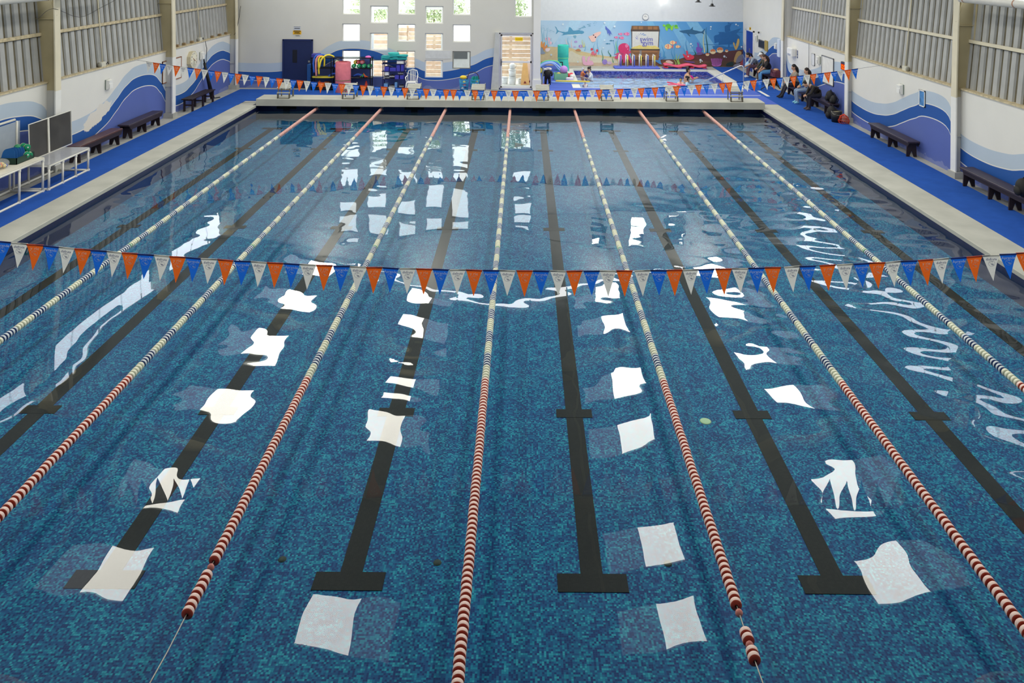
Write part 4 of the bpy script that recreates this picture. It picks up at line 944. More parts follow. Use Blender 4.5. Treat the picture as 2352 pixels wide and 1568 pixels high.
def ball_weight(label,x,z,c,y=34.2):
    dumbbell('foam_dumbbell',label,(x,y,z),(0,0,0),M('foam %s'%str(c),c,.7),M('foam band %s'%str(c),tuple(min(255,int(v*1.15+10)) for v in c),.7),.085,group='foam weights on the black rack')
for k,x in enumerate((-7.27,-7.05,-6.83,-6.6)): ball_weight('green foam weight on the black rack, '+ords[k]+' from the pink roll',x,1.222,(30,150,96))
for k,(x,c,n_) in enumerate(((-7.2,(226,200,70),'yellow'),(-7.1,(214,80,84),'red'),(-6.92,(220,120,130),'pale red'))): ball_weight(n_+' foam weight stacked on the green ones',x,1.38,c,34.28)
for k,(x,z,c,n_) in enumerate(((-8.02,1.222,(40,80,190),'blue foam weight at the left of the pink roll'),(-7.84,1.222,(50,96,206),'blue foam weight touching the pink roll'),(-7.98,1.385,(220,214,180),'cream foam weight stacked on the blue ones'))): ball_weight(n_,x,z,c)
o=tag(MB().prism(smooth_poly([(-.42,-.2),(.35,-.22),(.45,0),(.3,.16),(-.4,.14)],3),(0,0,0),(1,0,0),(0,1,0),.04).build('kickboard',M('yellow foam',(222,206,70),.7)),'yellow kickboard on the lower shelf of the black rack','kickboard'); o.location=(-8.55,34.2,.72)
tag(MB().bev(-9.08,-8.75,34.1,34.5,1.57,1.72,.02).build('storage_box',M('violet box',(60,60,150),.6)),'violet blue box on top of the black rack','box')
tag(MB().ball((-6.66,34.2,1.6),.13,12,6,sc=(1,.7,.45),lo=.35).build('bathing_hat',M('magenta cap',(232,120,200),.6)),'magenta cap lying on top of the black rack','cap')
for x,lb in ((-8.75,'orange training cone on the bottom shelf of the black rack'),(-6.75,'small red cone behind the pink roll')):
    t=thing('training_cone',lb,'cone',(x,34.25,.32)); cm=M('orange cone' if x<-8 else 'red cone',(230,120,40) if x<-8 else (200,60,50),.6)
    MB().box(-.1,.1,-.1,.1,0,.02).build('base',cm,t); MB().lathe([(.08,.02),(.025,.25),(.0,.25)],(0,0,0),14).build('body',cm,t)
o=tag(MB().bev(-8.58,-8.3,34.12,34.45,.32,.52,.03).build('storage_box',M('orange bin',(206,110,50),.6)),'orange bin on the bottom shelf of the black rack','box')
tag(MB().bev(-8.0,-7.72,34.1,34.45,.32,.45,.02).build('storage_box',M('purple bin',(80,50,140),.6)),'purple bin on the bottom shelf beside the pink roll','box')
t=thing('toy_pile','tangle of orange and green toys on the lower shelf of the black rack','toy',(-6.85,34.2,.72))
for k in range(5):
    a=k*1.3; MB().tube([(math.cos(a)*.18,math.sin(a)*.1,.02),(0,0,.1+.02*k),(-math.cos(a)*.16,-math.sin(a)*.1,.03)],.02,6).build('arm',M('toy arm %d'%(k%2),((230,90,40),(60,150,80))[k%2],.6),t)
# pink foam roll
t=thing('foam_roll','tall rolled pink foam mat standing before the black rack','foam roll',(-7.63,33.75,D))
pk=M('pink foam',(224,124,136),.85,var=.1,scale=5.)
prof=[]; mb=MB(); sp_=[]
for i in range(60):
    a=i/59*4*PI; r_=.20+.12*i/59; sp_.append((r_*math.cos(a),r_*math.sin(a)))
for (x0,y0),(x1,y1) in zip(sp_[:-1],sp_[1:]):
    mb.add([(x0,y0,0),(x1,y1,0),(x1,y1,1.28),(x0,y0,1.28)],[(0,1,2,3)],0,True)
    k0,k1=.93,.93; mb.add([(x0,y0,1.28),(x1,y1,1.28),(x1*.9,y1*.9,1.28),(x0*.9,y0*.9,1.28)],[(0,1,2,3)])
mb.build('sheet',pk,t); MB().lathe([(.328,.5),(.335,.52),(.328,.54)],(0,0,0),28).build('strap',M('olive strap',(140,120,90),.7),t)
MB().lathe([(.31,0),(.32,.02),(.322,1.26),(.31,1.28)],(0,0,0),32).build('outer_wrap',pk,t)
# navy rack with kickboards
rack('kickboard_rack','navy blue rack piled with turquoise kickboards',-6.05,-5.03,34.05,34.5,(.3,.68,1.02,1.34,1.5),(-6.0,-5.08),nv)
teal=[M('turquoise foam %d'%k,c,.7) for k,c in enumerate(((46,176,176),(66,196,192),(36,150,156)))]
kb2=smooth_poly([(-.2,-.16),(.2,-.16),(.21,.05),(.12,.17),(-.12,.17),(-.21,.05)],3); kbm=[MB().prism(kb2,(0,0,0),(1,0,0),(0,1,0),.035).mesh('kickboard',m) for m in teal]
for p,(x,n,lb) in enumerate(((-5.86,4,'left pile'),(-5.55,7,'tall middle pile'),(-5.22,5,'right pile'))):
    for k in range(n):
        o=link('kickboard',kbm[random.randrange(3)]); o.location=(x+random.uniform(-.04,.04),34.25+random.uniform(-.04,.04),1.5+k*.042); o.rotation_euler=(0,random.uniform(-.02,.02),random.uniform(-.5,.5))
        tag(o,'turquoise kickboard in the '+lb+' on the navy rack, '+ords[k]+' from the bottom','kickboard','kickboards on the navy rack')
vb=M('violet blue foam',(66,66,176),.7); db_=M('charcoal foam',(34,34,42),.8); lb_=M('light blue foam',(110,160,214),.7)
def blk(label,x0,x1,z0,z1,m,cat='foam block'): tag(MB().bev(x0,x1,34.08,34.4,z0,z1,.015).build('foam_block',m),label,cat,'gear on the navy rack')
blk('violet foam block at the top left of the navy rack',-5.95,-5.75,1.02,1.2,vb); blk('violet foam block beside the upper left one',-5.72,-5.45,1.02,1.16,vb); blk('tall violet foam block in the navy rack',-5.43,-5.27,1.02,1.3,vb); blk('violet foam block at the upper right of the navy rack',-5.24,-5.1,1.02,1.32,vb)
blk('violet foam block on the middle shelf of the navy rack',-5.5,-5.32,.68,.84,vb); blk('violet foam block at the right of the middle shelf',-5.28,-5.1,.68,.84,vb); blk('light blue foam stack at the bottom left of the navy rack',-5.97,-5.8,.3,.48,lb_); blk('light blue foam stack in the bottom middle of the navy rack',-5.5,-5.4,.3,.54,lb_)
for x,z,lb in ((-5.85,.68,'black buoyancy belt at the left of the middle shelf'),(-5.62,.72,'black buoyancy belt in the middle of the navy rack'),(-5.62,.3,'black buoyancy belt at the bottom of the navy rack'),(-5.2,.3,'black buoyancy belt at the bottom right of the navy rack'),(-5.25,.86,'black buoyancy belt above the violet blocks')):
    t=thing('buoyancy_belt',lb,'belt',(x,34.22,z),group='gear on the navy rack')
    for k in range(3): MB().bev(-.1+k*.07,-.04+k*.07,-.08,.08,0,.12+.02*(k%2),.015).build('float_segment',db_,t)
    MB().box(-.12,.12,-.09,-.085,.04,.055).box(-.12,.12,-.09,-.085,.08,.09).build('strap',white,t)
blk('white paper box on the middle shelf of the navy rack',-5.93,-5.76,.84,1.0,white,'box'); blk('white paper box at the upper right of the navy rack',-5.42,-5.12,1.34,1.48,white,'box')
tag(MB().bev(-9.31,-9.14,34.3,34.68,D,1.25,.015).build('locker',M('blue locker',(30,84,148),.5)),'narrow blue cabinet between the navy door and the black rack','cabinet')
# plastic chair
t=thing('plastic_chair','white plastic chair beside the navy rack','chair',(-4.75,34.0,D))
MB().bev(-.22,.22,-.22,.2,.40,.43,.02).build('seat',white,t)
for sx in (-1,1):
    MB().tube([(sx*.2,-.2,.41),(sx*.25,-.25,0)],.022,8).build('leg',white,t); MB().tube([(sx*.2,.18,.41),(sx*.24,.24,0)],.022,8).build('leg',white,t)
    MB().tube([(sx*.2,-.2,.42),(sx*.25,-.18,.62),(sx*.24,.1,.64),(sx*.2,.2,.66)],.02,8).build('armrest',white,t)
MB().tube([(-.2,.18,.42),(-.22,.24,.7),(-.17,.27,.86),(0,.28,.9),(.17,.27,.86),(.22,.24,.7),(.2,.18,.42)],.022,8).build('back_frame',white,t)
for x in (-.1,-.035,.035,.1): MB().obox((x,.25,.66),(.03,.012,.46),Matrix.Rotation(R(-9),3,'X')).build('back_slat',white,t)
# laundry baskets
bb=M('turquoise basket',(56,160,208),.5)
def basket(label,x,content):
    t=thing('laundry_basket',label,'basket',(x,33.95,D))
    for k in range(5): r_=.15+.012*k; MB().lathe([(r_,k*.13),(r_+.008,k*.13),(r_+.008,k*.13+.03),(r_,k*.13+.03)],(0,0,0),18).build('hoop',bb,t)
    for k in range(18): a=k*2*PI/18; MB().tube([(.152*math.cos(a),.152*math.sin(a),0),(.2*math.cos(a),.2*math.sin(a),.53)],.009,5).build('rib',bb,t)
    MB().lathe([(0,0),(.15,0)],(0,0,.005),18).build('base',bb,t); MB().lathe([(.195,.53),(.215,.54),(.2,.55)],(0,0,0),20).build('rim',bb,t)
    for k in range(9):
        a=random.uniform(0,6.3); c=((230,220,90),(226,90,90),(240,240,236),(90,60,160))[k%4]
        o=MB().ball((0,0,0),.06,8,6).build('play_ball',M('play ball %d'%(k%4),c,.4)); o.location=(x+.09*math.cos(a),33.95+.09*math.sin(a),D+.08+.045*k)
        tag(o,('yellow','red','white','purple')[k%4]+' small ball inside the '+('left' if x<-2.3 else 'right')+' turquoise basket','ball','balls in the baskets')
basket('turquoise mesh basket with a yellow float on top',-2.52,0); basket('turquoise mesh basket with green kickboards sticking out',-2.06,1)
tag(MB().ball((-2.55,33.95,.8),.14,12,6,sc=(1.1,.8,.6)).build('foam_float',M('yellow float',(240,206,60),.6)),'rounded yellow float on top of the left basket','float')
for k in range(2):
    o=tag(MB().prism(kb,(0,0,0),(1,0,0),(0,0,1),.03).build('kickboard',M('green kickboard',(20,146,140),.7)),['green kickboard leaning left in the right basket','green kickboard leaning right in the right basket'][k],'kickboard'); o.location=(-2.1+.08*k,33.95,.52); o.rotation_euler=(0,R(-10+20*k),R(50))
noodle('thin dark hose arching between the two turquoise baskets',[(-2.4,33.95,.7),(-2.3,33.95,.98),(-2.1,33.95,1.02),(-1.92,33.9,.9),(-1.85,33.9,.5)],(70,50,60),.016,'hoses')
# things outside the glass door
def bucket(label,x,y,s):
    t=thing('bucket',label,'bucket',(x,y,.1)); MB().lathe([(0,0),(.15*s,0),(.17*s,.36*s),(.16*s,.36*s),(.14*s,.02)],(0,0,0),20).build('body',white,t); MB().lathe([(.175*s,.34*s),(.18*s,.37*s),(0,.38*s)],(0,0,0),20).build('lid',white,t)
bucket('white bucket at the bottom left outside the glass door',-.85,36.6,.9); bucket('white bucket at the foot of the bucket pile outside',-.5,36.4,1.); bucket('low white bucket beside the folding floor signs',-.12,36.7,.7)
o=thing('bucket','white bucket stacked on top of the others outside','bucket',(-.5,36.4,.49)); MB().lathe([(0,0),(.15,0),(.17,.3),(0,.3)],(0,0,0),20).build('body',white,o); MB().lathe([(.175,.28),(.18,.32),(0,.33)],(0,0,0),20).build('lid',white,o)
o=thing('bucket','small white jug at the top of the bucket pile outside','bucket',(-.5,36.4,.83)); MB().lathe([(0,0),(.12,0),(.13,.2),(.07,.26),(0,.26)],(0,0,0),16).build('body',white,o); MB().tube([(.12,0,.05),(.2,0,.12),(.12,0,.2)],.015,6).build('handle',white,o)
for x,y,lb in ((.08,36.3,'orange folding floor sign nearest the glass door'),(.3,36.6,'pale folding floor sign behind the orange one')):
    t=thing('floor_sign',lb,'floor sign',(x,y,.1)); c=M('pale orange sign',(244,190,120),.5) if x<.2 else M('pale pink sign',(240,214,200),.5)
    pts=[(-.2,0),(.2,0),(.09,1.15),(-.09,1.15)]
    for s in (-1,1): MB().prism(pts,(0,0,0),(1,0,0),(0,0,1),.02).xform(Matrix.Rotation(R(10*s),4,'X')).xform(Matrix.Translation((0,s*.2,0))).build('panel',c,t)
    MB().prism([(-.07,0),(.07,0),(0,.12)],(0,-.24,.12),(1,0,0),(0,0,1),.006).build('warning_mark',M('dark red ink',(150,50,40),.6),t)

# ================================================================ SMALL POOL ROOM
t=thing('foam_roll','tall turquoise rolled mat standing left of the small pool','foam roll',(2.02,40.55,D))
tq=M('turquoise mat',(70,206,190),.8,var=.06)
MB().lathe([(.31,0),(.32,.02),(.27,.5),(.26,.64)],(0,0,0),28).build('lower_wrap',tq,t); MB().lathe([(.26,.64),(.28,.66),(.28,1.28),(.27,1.31),(.22,1.31),(.22,1.2)],(0,0,0),28).build('upper_wrap',tq,t)
MB().lathe([(.285,.64),(.295,.66),(.285,.68)],(0,0,0),28).build('strap',M('lime strap',(120,230,160),.6),t)
# rack of bundled noodles
t=thing('noodle_rail','low dark rail holding bundled noodles by the corner pier','rail',(1.4,39.6,D)); MB().tube([(-.5,0,0),(-.5,0,.55)],.025,8).build('post',bk,t); MB().tube([(.55,0,0),(.55,0,.55)],.025,8).build('post',bk,t); MB().tube([(-.5,0,.55),(.55,0,.55)],.025,8).build('bar',bk,t)
G='noodles bundled on the rail'
for k,(c,n_,dz) in enumerate((((120,220,150),'green',.12),((90,140,230),'blue',.08),((70,120,220),'deep blue',.02),((170,200,246),'pale blue',.05),((236,222,90),'yellow',-.02),((140,170,236),'sky blue',.0))):
    if n_=='yellow': noodle('yellow pool noodle hanging from the rail end',[(.95,39.5,.65),(.85,39.4,.5),(.9,39.4,.35),(.86,39.4,.22)],c,.04,G)
    else: noodle(n_+' pool noodle bundled on the dark rail',[(.82,39.5-.03*k,.5+dz),(1.1,39.5-.03*k,.66+dz),(1.45,39.5-.03*k,.68+dz),(1.75,39.5-.03*k,.6+dz-.04*k),(1.95,39.4-.04*k,.36-.02*k)],c,.04,G)
# black wetsuit dummy on a stand
t=thing('wetsuit_stand','black wetsuit hanging on a stand beside the corner pier','wetsuit',(1.1,36.0,D))
ws=M('black neoprene',(20,20,22),.6)
MB().tube([(0,0,.5),(0,0,.75),(0,0,1.0),(0,0,1.1)],[.2,.19,.23,.1],12).build('torso',ws,t)
for s in (-1,1):
    MB().tube([(s*.09,0,.6),(s*.12,-.02,.3),(s*.13,0,.02)],[.11,.09,.07],10).build('leg',ws,t); MB().tube([(s*.2,0,1.0),(s*.28,-.02,.8),(s*.24,-.1,.66)],[.08,.07,.05],8).build('arm',ws,t)
MB().ball((-.1,0,1.14),.14,12,8,sc=(1.2,.9,.6)).ball((.12,.02,1.16),.13,12,8,sc=(1.1,.9,.8)).ball((.02,-.05,1.22),.1,10,8,sc=(1.3,.9,.6)).build('towel',M('white towel',(226,222,218),.9,var=.08),t); t.scale=(.72,.72,.62)
tag(MB().lathe([(0,0),(.2,0),(.21,.03),(0,.05)],(.85,35.9,D+.008),18).build('foam_ring',M('pink foam ring',(226,110,150),.7)),'pink foam ring on the floor by the corner pier','foam ring')
t=thing('leaning_board','grey board leaning on the corner pier','board',(.86,35.9,D)); MB().obox((0,.0,.4),(.04,.25,.78),Matrix.Rotation(R(4),3,'Y')).build('panel',M('grey green board',(120,132,126),.6),t); MB().obox((.03,0,.4),(.012,.27,.78),Matrix.Rotation(R(4),3,'Y')).build('edge',M('pale edge',(206,214,214),.6),t)
# crate of balls, floats
t=thing('toy_crate','clear green crate of toys by the small pool','crate',(1.78,37.7,D)); cg=clear_mat('clear green plastic',(150,220,180),.7,.3)
MB().box(-.3,.3,-.2,.2,0,.015).build('base',cg,t)
for x0,x1,y0,y1 in ((-.33,-.31,-.22,.22),(.31,.33,-.22,.22),(-.33,.33,-.22,-.2),(-.33,.33,.2,.22)): MB().box(x0,x1,y0,y1,0,.3).build('side',cg,t)
tag(MB().ball((1.92,37.75,.62),.19,20,12).build('ball',M('lilac ball',(200,150,230),.4)),'large lilac ball on top of the toy crate','ball')
for k,(x,c,n_) in enumerate(((1.6,(240,226,120),'yellow'),(1.75,(244,240,214),'cream'),(1.68,(226,206,90),'amber'))): tag(MB().ball((x,37.65,.3+.05*k),.11,12,8).build('ball',M('ball '+n_,c,.5)),n_+' ball inside the clear green crate','ball')
t=thing('toy_heap','red and white inflatable toy beside the toy crate','toy',(2.25,37.8,D))
for k in range(5): a=k*1.25; MB().ball((math.cos(a)*.12,math.sin(a)*.1,.14+.05*(k%2)),.1,10,7).build('lobe',M('toy red',(226,70,90),.5) if k%2 else white,t)
tag(MB().bev(2.0,2.35,37.15,37.4,D,.32,.03).build('foam_box',M('white lilac foam',(226,218,240),.6)),'white and lilac foam box by the small pool edge','foam box')
o=tag(MB().prism(smooth_poly([(-.6,-.12),(.5,-.16),(.7,0),(.5,.16),(-.6,.12),(-.75,0)],3),(0,0,0),(1,0,0),(0,1,0),.05).build('swim_board',M('blue white board',(120,160,230),.6)),'blue and white swim board on the matting','swim board'); o.location=(2.05,36.5,D+.01); o.rotation_euler=(0,0,-.08)
o=tag(MB().prism(smooth_poly([(-.6,-.06),(.7,-.05),(.72,.05),(-.6,.08),(-.66,0)],3),(0,0,0),(1,0,0),(0,1,0),.05).build('swim_board',M('yellow board',(238,214,90),.6)),'yellow swim board lying on the blue one','swim board'); o.location=(2.2,36.55,D+.065); o.rotation_euler=(0,0,-.1)
# foam platform with posts
t=thing('foam_platform','blue platform mat with striped posts at the back of the small pool','platform',(5.95,41.75,D+.003)); pb=M('violet blue mat',(92,110,214),.7)
MB().bev(-1.2,1.15,-.42,.38,0,.07,.03).build('mat',pb,t)
for k in range(6):
    x=-.9+k*.355; c=M('post blue',(110,140,226),.5) if k%2==0 else M('post yellow',(240,226,120),.5)
    for dx in (-.04,.06): MB().tube([(x+dx,0,.07),(x+dx,0,.66)],.03,8).build('post',white if dx<0 else c,t)
    MB().obox((x+.01,0,.68),(.14,.05,.05),Matrix.Rotation(R(30),3,'Y')).build('cap',white,t)
# pink wave mat
t=thing('wave_mat','wavy pink foam mat on blue supports at the back of the small pool','foam mat',(8.45,41.72,D)); pm_=M('hot pink foam',(236,96,128),.7)
n=24; v=[];f=[]
for i in range(n+1):
    x=-1.1+2.2*i/n; z=.12+.05*math.sin(x*5.5+.6)
    v+=[(x,-.28,z),(x,.28,z),(x,.28,z+.08),(x,-.28,z+.08)]
for i in range(n):
    for k in range(4): f.append((i*4+k,(i+1)*4+k,(i+1)*4+(k+1)%4,i*4+(k+1)%4))
MB().add(v,f+[(0,1,2,3),(n*4+3,n*4+2,n*4+1,n*4)],0,True).build('mat',pm_,t); MB().box(-1.15,1.1,-.3,.3,0,.03).build('base_mat',pb,t)
for x in (-1.0,-.3,.35,1.0): MB().bev(x-.1,x+.1,-.26,.26,.03,.1,.02).build('support',M('red support',(206,60,80),.7),t)
# hand rail of the small pool steps
t=thing('handrail','steel handrail sloping down into the small pool','handrail',(9.75,35.25,D)); hr=M('polished steel',(206,208,212),.25,.7)
MB().tube([(0,0,0),(0,0,.95),(-.06,.03,1.03),(-.14,.05,1.02),(-2.15,.6,.0)],.026,10).build('rail',hr,t); MB().tube([(-.88,.25,-.15),(-.88,.25,.62)],.022,8).build('post',hr,t); MB().lathe([(0,.03),(.06,.03),(.08,0)],(0,0,0),14).build('foot',hr,t)
t=thing('black_cart_frame','black folding frame lying on the carpet by the corner column','frame',(11.0,35.2,D)); MB().tube([(-.6,-.2,.02),(.1,.2,.3),(.4,.1,.02)],.02,6).build('leg',bk,t); MB().tube([(-.2,.25,.02),(.3,.15,.5),(.35,.1,.02)],.02,6).build('leg',bk,t)

# ================================================================ SEA MURAL
MX0,MX1,MZ0,MZ1=.91,11.70,.17,2.56
mur=thing('sea_mural','long underwater mural with sharks, treasure chest and coral','mural',(0,42.5,0))
mm=bpy.data.materials.new('mural sea print'); mm.use_nodes=True; nt=mm.node_tree; N=nt.nodes; L=nt.links
ge=N.new('ShaderNodeNewGeometry'); sp=N.new('ShaderNodeSeparateXYZ'); L.new(ge.outputs['Position'],sp.inputs[0])
def rmp(src,lo,hi,stops):
    r=N.new('ShaderNodeMapRange'); r.inputs[1].default_value=lo; r.inputs[2].default_value=hi; L.new(src,r.inputs[0])
    q=N.new('ShaderNodeValToRGB'); el=q.color_ramp.elements
    while len(el)<len(stops): el.new(.5)
    for e,(p,c) in zip(el,stops): e.position=p; e.color=(*lin(c),1)
    L.new(r.outputs[0],q.inputs[0]); return q.outputs[0]
base=rmp(sp.outputs[0],MX0,MX1,[(0,(216,234,244)),(.35,(190,220,240)),(.55,(130,190,230)),(.78,(96,168,222)),(1,(68,144,208))])
top_=rmp(sp.outputs[2],.6,MZ1,[(0,(255,255,255)),(1,(206,226,246))])
mx=N.new('ShaderNodeMix'); mx.data_type='RGBA'; mx.blend_type='MULTIPLY'; mx.inputs[0].default_value=.8; L.new(base,mx.inputs[6]); L.new(top_,mx.inputs[7])
L.new(mx.outputs[2],N['Principled BSDF'].inputs['Base Color']); N['Principled BSDF'].inputs['Roughness'].default_value=.5
MB().box(MX0,MX1,-.02,0,MZ0,MZ1).build('sea_ground',mm,mur)
K=.002372                            # metres per drawing unit (9.8 units per picture unit of the sheet)
def mp(x,y): return (MX0+(x-30)*K, MZ0+(1165-(y+(x-30)*.0055))*K)
LAY=[0]
def art(name,pts,col,smooth=True,n=3,off=0,dy=0):
    P=[(x+off,y+dy) for x,y in pts]
    P=smooth_poly(P,n) if smooth else P
    LAY[0]+=1; d=.0215+.00012*LAY[0]
    q=[mp(x,y) for x,y in P]
    a=sum(q[i][0]*q[(i+1)%len(q)][1]-q[(i+1)%len(q)][0]*q[i][1] for i in range(len(q)))
    if a<0: q=q[::-1]
    return MB().add([(x,-d,z) for x,z in q],[tuple(range(len(q)))]).build(name,M('mural %s'%str(col),col,.55,var=.04,scale=9.),mur)
def circ(cx,cy,r,k=1.0,n=16): return [(cx+r*math.cos(2*PI*i/n),cy+r*k*math.sin(2*PI*i/n)) for i in range(n)]
RO=2352                              # the right half of the drawing continues after the left half
# light rays
for x,w_,s in ((700,260,-420),(1500,240,-420),(2400,150,330),(2900,170,420),(3300,260,500)):
    art('painted_light_ray',[(x,150),(x+w_,150),(x+w_+s,820),(x+s-40,820)],(180,216,240) if x<2000 else (128,190,230),False)
# sand, sea bed
art('painted_sand',[(30,745),(200,740),(440,750),(690,760),(900,830),(1200,890),(1500,940),(1720,950),(1900,1165),(30,1165)],(222,202,156),False)
art('painted_sand',[(690,840),(900,920),(1200,960),(1500,980),(1700,1000),(1700,1165),(690,1165)],(224,218,198))
art('painted_sand',[(30,1090),(1800,1090),(1800,1165),(30,1165)],(214,192,170),False)
art('painted_seabed',[(1780,1010),(2300,1000),(2352+300,1010),(RO+810,980),(RO+1050,900),(RO+1400,850),(RO+1900,790),(RO+2285,740),(RO+2285,1140),(1780,1165)],(120,84,70),False)
art('painted_seabed',[(RO+810,980),(RO+1050,900),(RO+1500,840),(RO+1900,790),(RO+2285,740),(RO+2285,1000),(RO+1500,1040)],(104,66,66),False)
art('painted_seabed',[(RO+1500,1040),(RO+2000,1000),(RO+2285,990),(RO+2285,1140),(RO+1000,1140)],(98,76,60),False)
# sunken ship
SH=(44,108,172)
art('painted_ship',[(RO+1570,470),(RO+1600,440),(RO+1680,420),(RO+1700,370),(RO+1830,380),(RO+2000,330),(RO+2190,270),(RO+2080,400),(RO+2160,470),(RO+2130,600),(RO+1960,640),(RO+1760,650),(RO+1680,660),(RO+1680,590),(RO+1590,620)],SH,False)
art('painted_sail',[(RO+1820,230),(RO+1890,200),(RO+1960,190),(RO+1930,270),(RO+1940,340),(RO+1830,360),(RO+1815,290)],SH); art('painted_mast',[(RO+1884,140),(RO+1896,140),(RO+1900,380),(RO+1886,380)],SH,False)
art('painted_flag',[(RO+1896,150),(RO+1950,170),(RO+2030,140),(RO+1960,185),(RO+1896,175)],SH); art('painted_yard',[(RO+1670,365),(RO+2280,355),(RO+2280,368),(RO+1670,378)],SH,False)
art('painted_hull',[(RO+1540,680),(RO+1760,670),(RO+1860,700),(RO+2060,690),(RO+2285,640),(RO+2285,745),(RO+1900,790),(RO+1580,800)],(58,124,186),False); art('painted_bowsprit',[(RO+1350,640),(RO+1690,650),(RO+1690,662),(RO+1350,650)],SH,False)
art('painted_mast',[(RO+1895,640),(RO+1925,640),(RO+1925,710),(RO+1895,710)],SH,False)
# sharks
shark=[(345,285),(385,310),(420,375),(520,405),(640,400),(665,300),(720,320),(765,375),(860,368),(970,378),(1008,410),(970,445),(860,460),(700,462),(600,470),(490,490),(545,450),(440,405),(410,430),(368,465),(392,395),(375,335)]
art('painted_shark',shark,(92,160,196),True,2); art('painted_shark_belly',[(620,470),(760,462),(940,447),(860,480),(740,492),(650,488)],(206,226,236)); art('painted_fin',[(760,490),(830,485),(822,545),(790,550),(770,520)],(128,180,206))
sk2=[(790,350),(870,340),(960,325),(1040,318),(1075,280),(1102,255),(1098,320),(1180,340),(1290,362),(1340,320),(1380,290),(1350,350),(1340,380),(1360,435),(1300,395),(1210,405),(1150,425),(1080,420),(1010,418),(1050,475),(1010,460),(960,410),(890,400),(830,380)]
art('painted_shark',sk2,(52,104,144),True,2,RO)
# small fish schools
def fish(x,y,l,c,flip=1): art('painted_fish',[(x-l*.5*flip,y),(x-l*.1*flip,y-l*.14),(x+l*.25*flip,y-l*.04),(x+l*.5*flip,y-l*.16),(x+l*.44*flip,y),(x+l*.5*flip,y+l*.16),(x+l*.25*flip,y+l*.04),(x-l*.1*flip,y+l*.14)],c,False)
for k in range(26):
    u=k/26; fish(880+u*430+random.uniform(-30,30),345-u*160+random.uniform(-45,45),62-40*u,(110,170,200),-1)
for k in range(16): fish(60+k*17+random.uniform(-15,15),310+k*6+random.uniform(-50,50),34,(150,200,222),-1)
for x,y,l in ((1625,590,110),(1540,660,115)): fish(x,y,l,(70,140,176),1)
for x,y,l in ((40,500,110),(180,485,110),(30,545,120),(190,545,125),(30,455,50),(130,450,50),(80,580,50)): fish(RO+x,y,l,(44,112,164),-1)
# clownish round fish, pink fish
def rfish(x,y,r,c1,c2,flip=1):
    art('painted_fish_tail',[(x+r*.8*flip,y),(x+r*1.5*flip,y-r*.6),(x+r*1.35*flip,y),(x+r*1.5*flip,y+r*.6)],c2,False); art('painted_fish_body',circ(x,y,r,.72),c1); art('painted_fish_stripe',[(x-r*.1,y-r*.62),(x+r*.15,y-r*.6),(x+r*.1,y+r*.6),(x-r*.12,y+r*.62)],c2,False); art('painted_eye',circ(x-r*.5*flip,y-r*.1,r*.1),(60,40,60))
rfish(190,575,60,(244,190,206),(170,200,226)); rfish(230,660,55,(246,204,216),(170,200,226)); rfish(820,625,32,(176,150,220),(220,200,240)); rfish(930,725,48,(176,150,220),(240,220,160)); rfish(795,740,24,(190,170,226),(220,210,240))
for x,y,r_ in ((1835,440,40),(1975,435,54),(1735,515,36),(1860,525,46)): rfish(x,y,r_,(240,150,190),(230,90,150),-1)
rfish(RO+545,705,80,(250,212,160),(238,120,110)); rfish(RO+645,615,62,(250,212,160),(238,120,110)); rfish(RO+760,705,46,(250,212,160),(238,140,120))
for x,y,r_ in ((1430,870,42),(1550,805,66),(1710,770,74),(1860,785,36)): art('painted_pufferfish',circ(RO+x,y,r_,.86),(246,222,176)); art('painted_puffer_back',[(RO+x-r_*.9,y-r_*.1),(RO+x-r_*.6,y-r_*.66),(RO+x,y-r_*.86),(RO+x+r_*.6,y-r_*.66),(RO+x+r_*.9,y-r_*.1),(RO+x,y-r_*.02)],(222,132,88)); art('painted_eye',circ(RO+x-r_*.5,y-r_*.05,r_*.1),(60,40,40))
# starfish, crab, squid, turtles
art('painted_starfish',[(1105,500),(1180,480),(1260,420),(1380,390),(1370,450),(1310,500),(1270,560),(1260,610),(1180,620),(1140,560)],(248,206,196)); art('painted_eye',circ(1220,472,16,.7),(40,24,70)); art('painted_eye',circ(1262,516,15,1.2),(40,24,70))
art('painted_crab',circ(1230,875,62,.7),(236,120,140)); art('painted_claw',circ(1182,790,28),(226,76,96)); art('painted_claw',circ(1306,818,30),(226,76,96))
for k in range(4): art('painted_crab_leg',[(1170+k*34,900),(1182+k*34,900),(1166+k*42,948),(1158+k*42,945)],(226,100,124),False)
art('painted_squid',[(1490,260),(1520,300),(1560,335),(1600,380),(1640,470),(1600,420),(1590,490),(1560,420),(1540,440),(1575,495),(1530,430),(1520,360),(1490,340),(1482,300)],(96,120,206),True,2)
art('painted_turtle',circ(RO+545,250,62,.82),(96,190,70)); art('painted_turtle_head',circ(RO+450,235,32,.8),(140,214,80)); 
for a,b in ((500,320),(610,310),(490,300),(625,280)): art('painted_flipper',[(RO+a-20,b-30),(RO+a+24,b-34),(RO+a+30,b+22),(RO+a,b+30)],(150,220,70))
art('painted_turtle',circ(RO+718,245,38,.8),(96,190,70)); art('painted_turtle_head',circ(RO+655,238,18),(140,214,80)); art('painted_flipper',[(RO+680,270),(RO+760,270),(RO+770,295),(RO+690,295)],(150,220,70))
